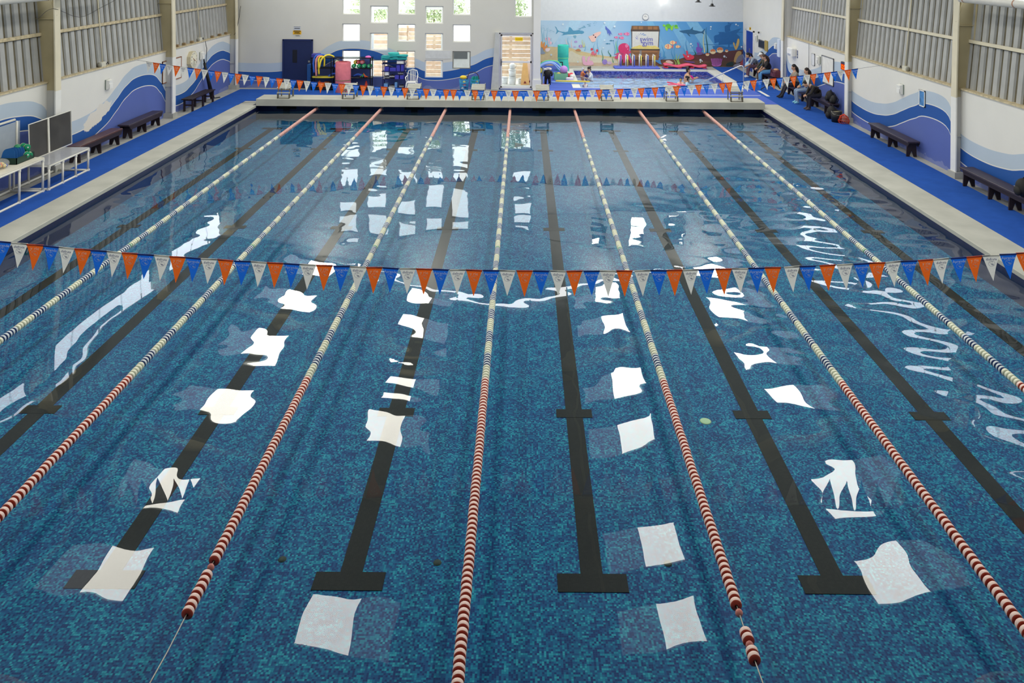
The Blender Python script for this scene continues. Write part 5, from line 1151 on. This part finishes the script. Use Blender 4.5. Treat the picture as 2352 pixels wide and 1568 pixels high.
# seaweed
def weed(x,y0,y1,w_,c,ph=0,off=0):
    n=9; a=[];b=[]
    for i in range(n):
        t=i/(n-1); y=y0+(y1-y0)*t; xx=x+off+math.sin(t*5+ph)*w_*.9; ww=w_*(1-t)*.55+2; a.append((xx-ww,y)); b.append((xx+ww,y))
    art('painted_seaweed',a+b[::-1],c,True,1)
for x,y0,y1,w_,c,ph in ((60,740,250,20,(140,200,226),0),(120,745,330,22,(150,206,230),1),(190,745,300,20,(150,206,230),2),(660,760,520,24,(150,206,230),1),(1020,830,600,22,(140,196,226),0),(1240,880,640,24,(130,186,226),2),(1320,900,560,22,(130,186,226),1),(1690,900,600,22,(110,180,220),0),(1770,900,500,22,(100,180,220),2),(1740,880,590,20,(120,210,120),1),(2040,900,600,20,(100,170,220),0),(975,740,570,16,(220,226,130),1),(1010,740,600,14,(226,226,140),0),(610,750,560,16,(244,214,196),0),(730,760,570,14,(240,206,206),2),
    (2352+430,960,660,26,(76,160,214),0),(2352+640,1000,760,26,(76,160,214),1),(2352+700,1000,640,24,(86,170,220),2),(2352+900,920,660,24,(80,160,216),0),(2352+960,900,520,24,(70,150,210),1),(2352+470,960,800,30,(86,170,220),2)): weed(x,y0,y1,w_,c,ph)
for x,y0,y1,w_,c,ph in ((1420,1050,800,18,(70,150,130),0),(1580,950,795,30,(60,140,116),1),(1660,1080,940,14,(80,160,120),2),(RO+700,1135,970,26,(160,206,110),0),(RO+750,1135,870,30,(170,214,116),1),(RO+800,1135,860,28,(160,206,110),2),(RO+1410,840,260,22,(30,96,96),1),(RO+1350,830,330,20,(230,226,150),2),(RO+1140,890,770,24,(30,106,80),0)): weed(x,y0,y1,w_,c,ph)
# corals, shells, rocks
for x,y,c in ((80,700,(232,160,90)),(130,760,(232,150,90))): art('painted_coral',[(x-45,y+40),(x-40,y-60),(x-10,y-70),(x,y-10),(x+30,y-60),(x+50,y-30),(x+10,y+60)],c)
art('painted_rock',[(30,780),(70,780),(100,850),(140,890),(30,910)],(150,166,186)); art('painted_shell',[(140,790),(200,775),(250,790),(210,850),(150,850)],(246,226,226)); art('painted_mound',[(815,830),(850,790),(900,785),(940,830)],(206,140,96))
art('painted_coral',[(965,960),(1025,955),(1040,1060),(1075,1070),(1080,1000),(1120,945),(1155,965),(1120,1060),(1180,1040),(1230,1130),(1100,1150),(990,1130)],(240,184,216),True,2)
art('painted_coral',circ(1475,1070,58),(160,140,220)); art('painted_coral',circ(1580,1090,50,.7),(214,190,230))
art('painted_coral',[(RO+870,870),(RO+920,880),(RO+960,900),(RO+945,800),(RO+985,800),(RO+1000,890),(RO+1030,860),(RO+1070,890),(RO+1125,910),(RO+1110,980),(RO+960,1000)],(226,70,96),True,2); art('painted_ledge',[(RO+890,1020),(RO+1120,1040),(RO+1130,1065),(RO+980,1050)],(120,90,170))
art('painted_coral',[(RO+1185,820),(RO+1175,720),(RO+1210,700),(RO+1190,600),(RO+1235,640),(RO+1240,740),(RO+1270,670),(RO+1270,750),(RO+1320,720),(RO+1290,800),(RO+1250,850)],(130,90,196),True,2); art('painted_rock',[(RO+1170,870),(RO+1230,830),(RO+1330,830),(RO+1310,870),(RO+1220,890)],(120,96,150))
for k in range(8): 
    a=-1+k*.285; x=RO+1635+a*85; art('painted_coral',[(x-9,1120),(RO+1635+a*120-9,960+abs(a)*10),(RO+1635+a*120+9,945+abs(a)*10),(x+9,1120)],(196,110,196),False)
art('painted_coral',[(RO+1525,1090),(RO+1635,1125),(RO+1745,1070),(RO+1700,1130),(RO+1570,1132)],(206,120,206))
art('painted_coral',[(RO+2050,750),(RO+2000,610),(RO+2030,600),(RO+2060,690),(RO+2100,520),(RO+2140,520),(RO+2140,620),(RO+2090,740)],(214,180,110),True,2); art('painted_coral',[(RO+2060,860),(RO+2110,790),(RO+2190,800),(RO+2180,880),(RO+2080,1040),(RO+2020,1010)],(196,160,104),True,2)
art('painted_rock',[(RO+2080,980),(RO+2150,880),(RO+2260,860),(RO+2200,1000),(RO+2080,1060)],(130,130,150)); art('painted_rock',[(RO+2010,1135),(RO+2060,1080),(RO+2180,1060),(RO+2180,1135)],(150,150,170)); art('painted_coral',[(RO+2150,1130),(RO+2170,1040),(RO+2230,960),(RO+2250,880),(RO+2282,880),(RO+2282,1132)],(176,84,84),False); art('painted_weed_mass',[(RO+1850,1120),(RO+1880,1060),(RO+1990,1030),(RO+2010,1110)],(44,66,66)); art('painted_coral',[(RO+2225,750),(RO+2220,680),(RO+2250,570),(RO+2262,580),(RO+2255,680),(RO+2285,650),(RO+2285,740)],(206,96,110),False)
art('painted_starfish',[(RO+310,940),(RO+300,1000),(RO+165,1055),(RO+260,1040),(RO+340,1090),(RO+405,1105),(RO+370,1010),(RO+490,960),(RO+380,940),(RO+385,850),(RO+320,890)],(90,150,214),True,2); art('painted_eye',circ(RO+297,925,15),(24,30,80)); art('painted_eye',circ(RO+340,942,15),(24,30,80))
art('painted_shell',[(RO+495,1030),(RO+580,1015),(RO+665,1080),(RO+520,1090)],(240,206,200)); art('painted_shell',circ(RO+485,1080,44,.55),(238,184,90))
for x,y,r_ in ((270,925,22),(870,1075,18),(1465,190,22),(1690,270,24),(1470,580,18),(1440,755,18),(530,235,22),(2290,170,14),(RO+1500,250,18),(RO+1495,300,14),(RO+2065,190,18),(RO+2110,215,12),(RO+1055,640,22),(RO+1090,680,12),(RO+1050,705,12),(RO+1272,1000,26),(RO+1310,1022,14),(RO+1270,1045,14),(RO+1808,910,24),(RO+1850,930,12),(RO+995,922,16),(RO+2190,690,18)): art('painted_bubble',circ(x,y,r_,1,12),(220,236,246))
# octopus
art('painted_octopus_arm',[(1800,850),(1690,905),(1760,905),(1690,960),(1750,1000),(1800,950),(1850,900)],(226,84,130)); art('painted_octopus_arm',[(1990,850),(2060,800),(2110,800),(2120,840),(2060,860),(2000,890)],(226,84,130))
for a,b in ((1850,1830),(1920,1905),(1985,2060)): art('painted_octopus_arm',[(a-35,900),(a+35,900),(b+22,1060),(b-12,1095),(b-18,1050)],(222,76,124))
art('painted_octopus_head',[(1780,740),(1810,680),(1880,645),(1960,650),(2015,700),(2028,770),(2010,830),(1970,880),(1890,890),(1820,850),(1785,800)],(224,62,116),True,2); art('painted_highlight',circ(1965,700,36,1.2),(240,130,170)); art('painted_highlight',circ(1988,775,15),(240,130,170))
# treasure chest with the club name
CHW=(150,110,76)
art('painted_chest_lid',[(2075,250),(RO+330,245),(RO+355,370),(2055,372)],(126,92,66),False); 
for x in (2110,2230,2440,2560): art('painted_lid_plank',[(x,262),(x+95,262),(x+95,325),(x,325)],(164,118,78),False)
art('painted_chest_band',[(2055,335),(RO+355,330),(RO+355,370),(2055,374)],(92,78,68),False)
art('painted_chest_frame',[(2068,372),(RO+345,368),(RO+330,770),(2080,770)],(110,92,76),False); art('painted_chest_sheet',[(2088,376),(RO+330,372),(RO+312,765),(2090,765)],(226,226,220),False)
art('painted_gold',[(2100,765),(2130,720),(2200,700),(2260,680),(2330,700),(2420,690),(RO+180,700),(RO+240,690),(RO+300,715),(RO+312,765)],(240,222,130))
art('painted_chest_body',[(2050,768),(RO+355,766),(RO+330,1010),(2080,1010)],CHW,False)
for k,y in enumerate((800,850,905,955)): art('painted_chest_plank',[(2110,y),(RO+300,y),(RO+300,y+34),(2110,y+34)],((170,122,82),(136,98,70),(160,116,78),(146,104,72))[k],False)
art('painted_chest_band',[(2050,768),(RO+358,766),(RO+358,796),(2050,798)],(80,70,64),False); art('painted_chest_strap',[(2255,798),(2300,798),(2300,980),(2255,980)],(150,146,140),False); art('painted_lock',[(2220,950),(2335,950),(2330,1000),(2225,1000)],(60,62,70),False)
lv=M('lilac lettering',(104,108,196),.5)
for k,(s,x,y,sz) in enumerate((('swim',2405,545,.34),('&',2300,612,.17),('gym',2440,632,.36))):
    o=link('lettering',text_mesh('lettering',s,sz,lv),mur); X_,Z_=mp(x,y); o.location=(X_,-.065,Z_); o.rotation_euler=(R(90),0,0)
for k in range(6):
    a=R(205-28*k); c=(2290,520); r0,r1=75,135
    P=[]
    for j in range(5): t=j/4; q=a-.55*t; rr=r0+(r1-r0)*t; P.append((c[0]+rr*math.cos(q),c[1]-rr*math.sin(q)*.85))
    up=[(x,y-9*math.sin(PI*(i+.3)/5)) for i,(x,y) in enumerate(P)]; dn=[(x,y+9*math.sin(PI*(i+.3)/5)) for i,(x,y) in enumerate(P)]
    art('painted_swirl',up+dn[::-1],(120-4*k,128+4*k,206),False)
# ================================================================ PEOPLE
def person(label, loc, rz, J, radii, bones, cols, hair=None, extra=None, head_pitch=0.0, scale=1.0, hands=True):
    """J: joint name -> (x,y,z), facing +x; one skinned surface over the joints, coloured by body region"""
    names=list(J); idx={n:i for i,n in enumerate(names)}
    me=bpy.data.meshes.new('person'); me.from_pydata([J[n] for n in names],[(idx[a],idx[b]) for a,b,_ in bones],[])
    ob=bpy.data.objects.new('person',me); C.objects.link(ob)
    md=ob.modifiers.new('skin','SKIN'); md.use_smooth_shade=True
    for n in names:
        sv=me.skin_vertices[0].data[idx[n]]; r=radii[n]; sv.radius=(r,r); sv.use_root=(n=='pelvis')
    sb=ob.modifiers.new('sub','SUBSURF'); sb.levels=2; sb.render_levels=2
    dg=bpy.context.evaluated_depsgraph_get(); m2=bpy.data.meshes.new_from_object(ob.evaluated_get(dg)); bpy.data.objects.remove(ob)
    regs=sorted(set(cols)); mats=[M('cloth %s'%str(cols[r]),cols[r],.8,var=.08,scale=12.) for r in regs]; ri={r:i for i,r in enumerate(regs)}
    mb=MB(); V=[tuple(v.co) for v in m2.vertices]
    segs=[(Vector(J[a]),Vector(J[b]),reg) for a,b,reg in bones]
    for p in m2.polygons:
        c=p.center; best=None
        for a,b,reg in segs:
            d=b-a; t=max(0,min(1,(c-a).dot(d)/max(d.dot(d),1e-9))); q=(c-(a+d*t)).length
            if best is None or q<best[0]: best=(q,reg)
        mb.f.append(tuple(p.vertices)); mb.m.append(ri[best[1]]); mb.sm.append(True)
    mb.v=V
    sk=ri['skin']
    # head with nose, ears, chin, joined to the body surface
    hc=Vector(J['head']); Rm=Matrix.Rotation(head_pitch,3,'Y')
    hb=MB(); hb.ball((0,0,.02),.1,16,12,sk,(.95,.78,1.12)); hb.ball((.045,0,-.05),.06,10,8,sk,(.85,.85,.8))
    hb.tube([(.085,0,.03),(.112,0,-.012),(.09,0,-.022)],[.008,.014,.008],6,sk)
    for s in (-1,1): hb.ball((0,s*.08,0),.024,8,6,sk,(.8,.4,1.2))
    hb.tube([(.088,-.022,-.048),(.094,0,-.05),(.088,.022,-.048)],.006,5,sk)
    hb.v=[tuple(hc+Rm@Vector(v)) for v in hb.v]
    mb.add(hb.v,[tuple(f) for f in hb.f],sk,True)
    if hands:
        for s,sd in (('l',1),('r',-1)):
            if 'wrist_'+s not in J: continue
            w_=Vector(J['wrist_'+s]); e=Vector(J['elbow_'+s]); d=(w_-e).normalized(); side=d.cross(Vector((0,0,1))).normalized(); dn=side.cross(d)*1
            mb.tube([w_,w_+d*.05,w_+d*.085],[.026,.036,.03],8,sk)
            for k,(off,ln) in enumerate(((-.027,.06),(-.009,.072),(.009,.068),(.027,.054))):
                p=w_+d*.08+side*off; mb.tube([p,p+d*ln*.5-dn*.006,p+d*ln*.85-dn*.03],[.0095,.009,.007],6,sk)
            p=w_+d*.035-side*sd*.03; mb.tube([p,p+d*.03-side*sd*.022,p+d*.058-side*sd*.02-dn*.012],[.011,.0095,.008],6,sk)
    t=thing('person',label,'person',loc,rz); t.scale=(scale,)*3
    mb.build('body',mats,t)
    ey=MB()
    for s in (-1,1): ey.ball(hc+Rm@Vector((.083,s*.032,.02)),.011,6,5)
    ey.build('eyes',M('dark eye',(34,26,24),.3),t)
    if hair:
        kind,col=hair; hm_=M('hair %s'%str(col),col,.6,var=.12,scale=30.); h=MB()
        h.ball((-.026,0,.05),.104,16,10,0,(.96,.86,1.06),lo=.5)
        h.ball((-.05,0,.0),.09,12,8,0,(.68,.9,1.05))
        if kind=='long': h.tube([(-.06,0,.06),(-.1,0,-.06),(-.09,0,-.2),(-.06,0,-.3)],[.06,.075,.06,.02],10)
        if kind=='pony': h.tube([(-.1,0,.06),(-.17,0,.02),(-.19,0,-.12),(-.17,0,-.24)],[.03,.04,.035,.01],8)
        if kind=='bun': h.ball((-.12,0,.08),.05,10,8)
        h.v=[tuple(hc+Rm@Vector(v)) for v in h.v]; h.build('hair' if kind!='capped' else 'swim_cap',hm_,t)
    if extra:
        for nm,b_,m_ in extra(hc,Rm): b_.build(nm,m_,t)
    return t
def sit(lean=20,reach=.35,hz=.82,knee=.42,foot=0.0,spread=.1,hd=.0,tall=1.0):
    """sitting pose on a 0.475 m seat, origin under the hips at deck level"""
    L_=R(lean); P=(0,0,.61); u=Vector((math.sin(L_),0,math.cos(L_)))
    ch=Vector(P)+u*.22*tall; sh=Vector(P)+u*.44*tall; nk=Vector(P)+u*.53*tall+Vector((.02,0,0)); hdv=nk+Vector((math.sin(L_+hd)*.13,0,math.cos(L_+hd)*.13))
    J={'pelvis':P,'belly':tuple(Vector(P)+u*.1),'chest':tuple(ch+u*.06),'upper':tuple(sh),'neck':tuple(nk),'head':tuple(hdv)}
    for s,sg in (('l',1),('r',-1)):
        J['hip_'+s]=(.06,sg*.09,.575); J['knee_'+s]=(knee,sg*spread,.545); J['ankle_'+s]=(knee+foot,sg*spread,.09); J['toe_'+s]=(knee+foot+.16,sg*spread*1.1,.045); J['heel_'+s]=(knee+foot-.04,sg*spread,.045)
        J['shoulder_'+s]=tuple(sh+Vector((0,sg*.18,-.02))); e=sh+Vector((reach*.45,sg*.2,-.24)); J['elbow_'+s]=tuple(e); J['wrist_'+s]=(sh.x+reach,sg*.07,hz)
    rad={'pelvis':.14,'belly':.145,'chest':.155,'upper':.125,'neck':.052,'head':.06}
    for s in 'lr': rad.update({'hip_'+s:.095,'knee_'+s:.068,'ankle_'+s:.042,'toe_'+s:.03,'heel_'+s:.036,'shoulder_'+s:.07,'elbow_'+s:.052,'wrist_'+s:.03})
    B=[('pelvis','belly','top'),('belly','chest','top'),('chest','upper','top'),('upper','neck','skin'),('neck','head','skin')]
    for s in 'lr': B+=[('pelvis','hip_'+s,'pants'),('hip_'+s,'knee_'+s,'pants'),('knee_'+s,'ankle_'+s,'pants'),('ankle_'+s,'toe_'+s,'shoe'),('ankle_'+s,'heel_'+s,'shoe'),('upper','shoulder_'+s,'top'),('shoulder_'+s,'elbow_'+s,'top'),('elbow_'+s,'wrist_'+s,'sleeve')]
    return J,rad,B
SKN=(206,160,132)
def seated(label,y,x,cols,hair,rz=PI,extra=None,hp=0,**kw):
    J,rad,B=sit(**kw); c=dict(skin=SKN,**cols); person(label,(x,y,D),rz,J,rad,B,c,hair,extra,head_pitch=hp)
def stripe(hc,Rm):
    return [('side_stripe',MB().tube([(.05,-.195,.53),(.40,-.175,.55),(.46,-.165,.5),(.44,-.15,.12)],.013,6),white)]
seated('person in a black jacket and striped dark trousers bending over a phone',30.45,11.36,dict(top=(48,44,40),sleeve=(48,44,40),pants=(36,36,52),shoe=(90,76,72)),('short',(30,26,26)),extra=stripe,hp=.75,lean=48,reach=.22,hz=.58,knee=.43,foot=.02,hd=.5)
seated('person in a grey green sweater and pale jeans with light blue shoes',31.75,11.36,dict(top=(136,148,136),sleeve=(136,148,136),pants=(132,152,180),shoe=(140,206,222)),('long',(40,30,28)),hp=.3,lean=4,reach=.3,hz=.72,knee=.5,foot=-.06,tall=1.05)
seated('person in a beige quilted vest and dark trousers beside the corner column',33.05,11.36,dict(top=(142,132,118),sleeve=(40,38,44),pants=(40,38,48),shoe=(40,38,40)),('long',(30,24,24)),hp=.35,lean=10,reach=.36,hz=.7,knee=.46,foot=.2)
def cap(hc,Rm):
    b=MB(); b.ball((0,0,.06),.115,14,8,0,(1,.86,.8),lo=.48); b.add([(.08,-.07,.065),(.19,-.05,.045),(.19,.05,.045),(.08,.07,.065),(.08,-.07,.075),(.19,-.05,.055),(.19,.05,.055),(.08,.07,.075)],[(0,1,2,3),(7,6,5,4),(0,4,5,1),(1,5,6,2),(2,6,7,3)])
    b.v=[tuple(hc+Rm@Vector(v)) for v in b.v]; return [('cap',b,white)]
seated('person in a white cap and olive jacket on the far bench',37.25,11.42,dict(top=(74,72,58),sleeve=(74,72,58),pants=(90,74,66),shoe=(226,224,220)),('short',(40,34,30)),extra=cap,hp=.4,lean=22,reach=.32,hz=.66,tall=1.08)
seated('person in a black jacket and blue jeans looking down beside the maroon bag',36.65,11.34,dict(top=(38,36,38),sleeve=(190,146,118),pants=(92,150,200),shoe=(220,220,220)),('long',(70,50,40)),hp=.6,lean=20,reach=.3,hz=.62,knee=.44)
seated('person in a grey shirt and maroon trousers leaning forward near the blue door',38.6,11.36,dict(top=(158,166,178),sleeve=(206,160,132),pants=(110,78,90),shoe=(232,230,228)),('pony',(32,26,26)),hp=.4,lean=42,reach=.25,hz=.58,knee=.45,foot=.05,hd=.3)
t=thing('plush_bundle','pale blue bundle held beside the person in maroon trousers','bundle',(10.92,38.75,.75)); MB().ball((0,0,0),.16,14,10,sc=(.9,1,1.05)).build('body',M('pale blue cloth',(160,194,226),.8),t); MB().ball((0,0,.13),.07,10,6).build('fold',M('pale blue cloth',(160,194,226)),t)

def swimmer(label,loc,rz,cols,hair,scale=1.0,raise_=.0,reach=.45,hz=.0,extra=None,hp=0.,lean=8):
    """standing chest-deep: hips and legs below the water"""
    J,rad,B=sit(lean=lean,reach=reach,hz=.9+hz,knee=.12,foot=-.1)
    for s,sg in (('l',1),('r',-1)):
        J['knee_'+s]=(.1,sg*.1,.2); J['ankle_'+s]=(-.02,sg*.1,-.16); J['toe_'+s]=(.14,sg*.11,-.2); J['heel_'+s]=(-.05,sg*.1,-.2)
    c=dict(skin=SKN,shoe=SKN,**cols)
    person(label,(loc[0],loc[1],loc[2]-.93*scale+raise_*.6),rz,J,rad,B,c,hair,extra,hp,scale)
swimmer('child in an orange swimsuit and pale cap in the small pool',(2.95,40.2,0),.3,dict(top=(240,140,90),sleeve=SKN,pants=(240,140,90)),('capped',(220,222,240)),.62,.12)
swimmer('dark haired swimmer in a white top holding a baby at the far side',(3.4,40.0,0),PI+.4,dict(top=(226,230,238),sleeve=(214,170,146),pants=(40,44,80)),('bun',(36,34,36)),.95,.0,hp=.5)
swimmer('baby held in front of the dark haired swimmer',(3.12,39.85,0),.2,dict(top=(60,60,130),sleeve=SKN,pants=(60,60,130)),('short',(70,54,44)),.45,.05)
swimmer('bare chested dark haired man standing in the small pool',(8.08,39.55,0),.1,dict(top=(206,164,136),sleeve=(206,164,136),pants=(40,44,70)),('short',(32,28,28)),1.0,.05)
swimmer('baby in a magenta swimsuit carried by the man in the small pool',(8.45,39.6,0),PI-.4,dict(top=(232,40,170),sleeve=SKN,pants=(240,220,220)),('short',(110,84,66)),.5,.1,lean=35)
def gog(hc,Rm):
    b=MB().lathe([(.1,.0),(.112,.012),(.1,.024)],(0,0,.02),16); b.v=[tuple(hc+Rm@Vector(v)) for v in b.v]; return [('goggle_strap',b,M('yellow strap',(214,226,60),.5))]
swimmer('child with a black cap and yellow goggle strap in the small pool',(7.42,37.5,0),PI+1.2,dict(top=(240,206,196),sleeve=SKN,pants=(60,60,90)),('capped',(26,26,30)),.62,.02,extra=gog)
swimmer('woman in a light blue shirt teaching at the near side of the small pool',(7.72,37.2,0),PI-.2,dict(top=(170,206,230),sleeve=SKN,pants=(60,70,110)),('bun',(34,30,30)),.95,-.02)
swimmer('child with a white and purple cap at the left edge of the small pool',(2.85,36.6,0),PI/2,dict(top=(240,226,226),sleeve=SKN,pants=(200,160,220)),('capped',(196,176,226)),.5,.05)
noodle('pink foam noodle floating beside the child with the yellow strap',[(6.75,37.35,.12),(6.95,37.42,.08),(7.15,37.45,.03),(7.4,37.3,.02)],(236,90,120),.035,'floating noodles')
noodle('pink foam noodle curving round the woman in light blue',[(6.75,37.2,.03),(7.0,37.2,.04),(7.3,37.1,.03),(7.55,37.05,.05)],(240,110,140),.035,'floating noodles')

# ================================================================ BAGS AND BUCKET BY THE RIGHT BENCHES
def backpack(label,loc,rz,c,s=1.0):
    t=thing('backpack',label,'bag',loc,rz); m_=M('bag %s'%str(c),c,.7,var=.15,scale=15.)
    b=MB(); b.ball((0,0,.2*s),.2*s,14,10,0,(.75,.95,1.05)); b.build('body',m_,t); MB().ball((.12*s,0,.13*s),.12*s,12,8,0,(.6,1,.9)).build('pocket',m_,t)
    MB().tube([(-.03,-.06*s,.39*s),(-.03,0,.45*s),(-.03,.06*s,.39*s)],.012,6).build('handle',M('black',(22,22,24)),t)
    for sd in (-1,1): MB().tube([(-.1*s,sd*.08*s,.36*s),(-.2*s,sd*.09*s,.2*s),(-.12*s,sd*.1*s,.04*s)],.014,6).build('strap',M('black',(22,22,24)),t)
backpack('blue backpack behind the person in the beige vest',(11.52,32.55,.645),PI,(40,90,180),.9); backpack('black backpack standing on the bench near the digital clock',(11.45,29.72,.645),PI,(26,26,30)); backpack('black bag lying at the bench end by the column',(11.42,29.3,.645),PI,(34,34,36),.75)
backpack('black backpack on the floor below the bench end',(11.18,28.85,D),PI,(30,28,30),1.15); backpack('black bag on the bench at the right frame edge',(11.28,17.95,.645),PI,(26,26,26),1.0)
t=thing('handbag','maroon handbag beside the people on the far bench','bag',(11.4,35.95,.645)); mo=M('maroon leather',(92,42,56),.5,var=.1); MB().bev(-.2,.18,-.3,.25,0,.3,.07).build('body',mo,t); MB().tube([(-.2,-.15,.15),(-.24,-.1,.33),(-.22,.0,.36),(-.2,.1,.15)],.015,6).build('handle',mo,t); MB().ball((0,-.05,.3),.12,10,6,sc=(1,1.4,.5)).build('lining',M('tan lining',(196,150,110),.7),t)
t=thing('bucket','black bucket with pale contents at the foot of the right column','bucket',(11.14,28.3,D)); MB().lathe([(0,0),(.17,0),(.19,.4),(.18,.4),(.165,.02)],(0,0,0),22).build('body',black,t); MB().lathe([(0,.36),(.18,.35)],(0,0,0),20).build('contents',M('pale rope',(206,196,160),.8),t); MB().tube([(-.19,0,.38),(-.15,-.12,.3),(0,-.2,.27),(.15,-.12,.3),(.19,0,.38)],.007,6).build('handle',steel,t)
t=thing('net_bag','orange red mesh bag on the floor beside the black bucket','mesh bag',(11.3,28.05,D)); rm=M('orange red mesh',(214,70,40),.7)
for k in range(9):
    a=k*PI/9; MB().tube([(.16*math.cos(a),.16*math.sin(a),.0),(.19*math.cos(a),.19*math.sin(a),.1),(.13*math.cos(a+.4),.13*math.sin(a+.4),.26),(0,0,.34),(-.13*math.cos(a-.4),-.13*math.sin(a-.4),.26),(-.19*math.cos(a),-.19*math.sin(a),.1),(-.16*math.cos(a),-.16*math.sin(a),0)],.008,5).build('cord',rm,t)
for z,r_ in ((.03,.17),(.12,.19),(.22,.15)): MB().lathe([(r_,0),(r_+.008,.006),(r_,.012)],(0,0,z),14).build('net_ring',rm,t)
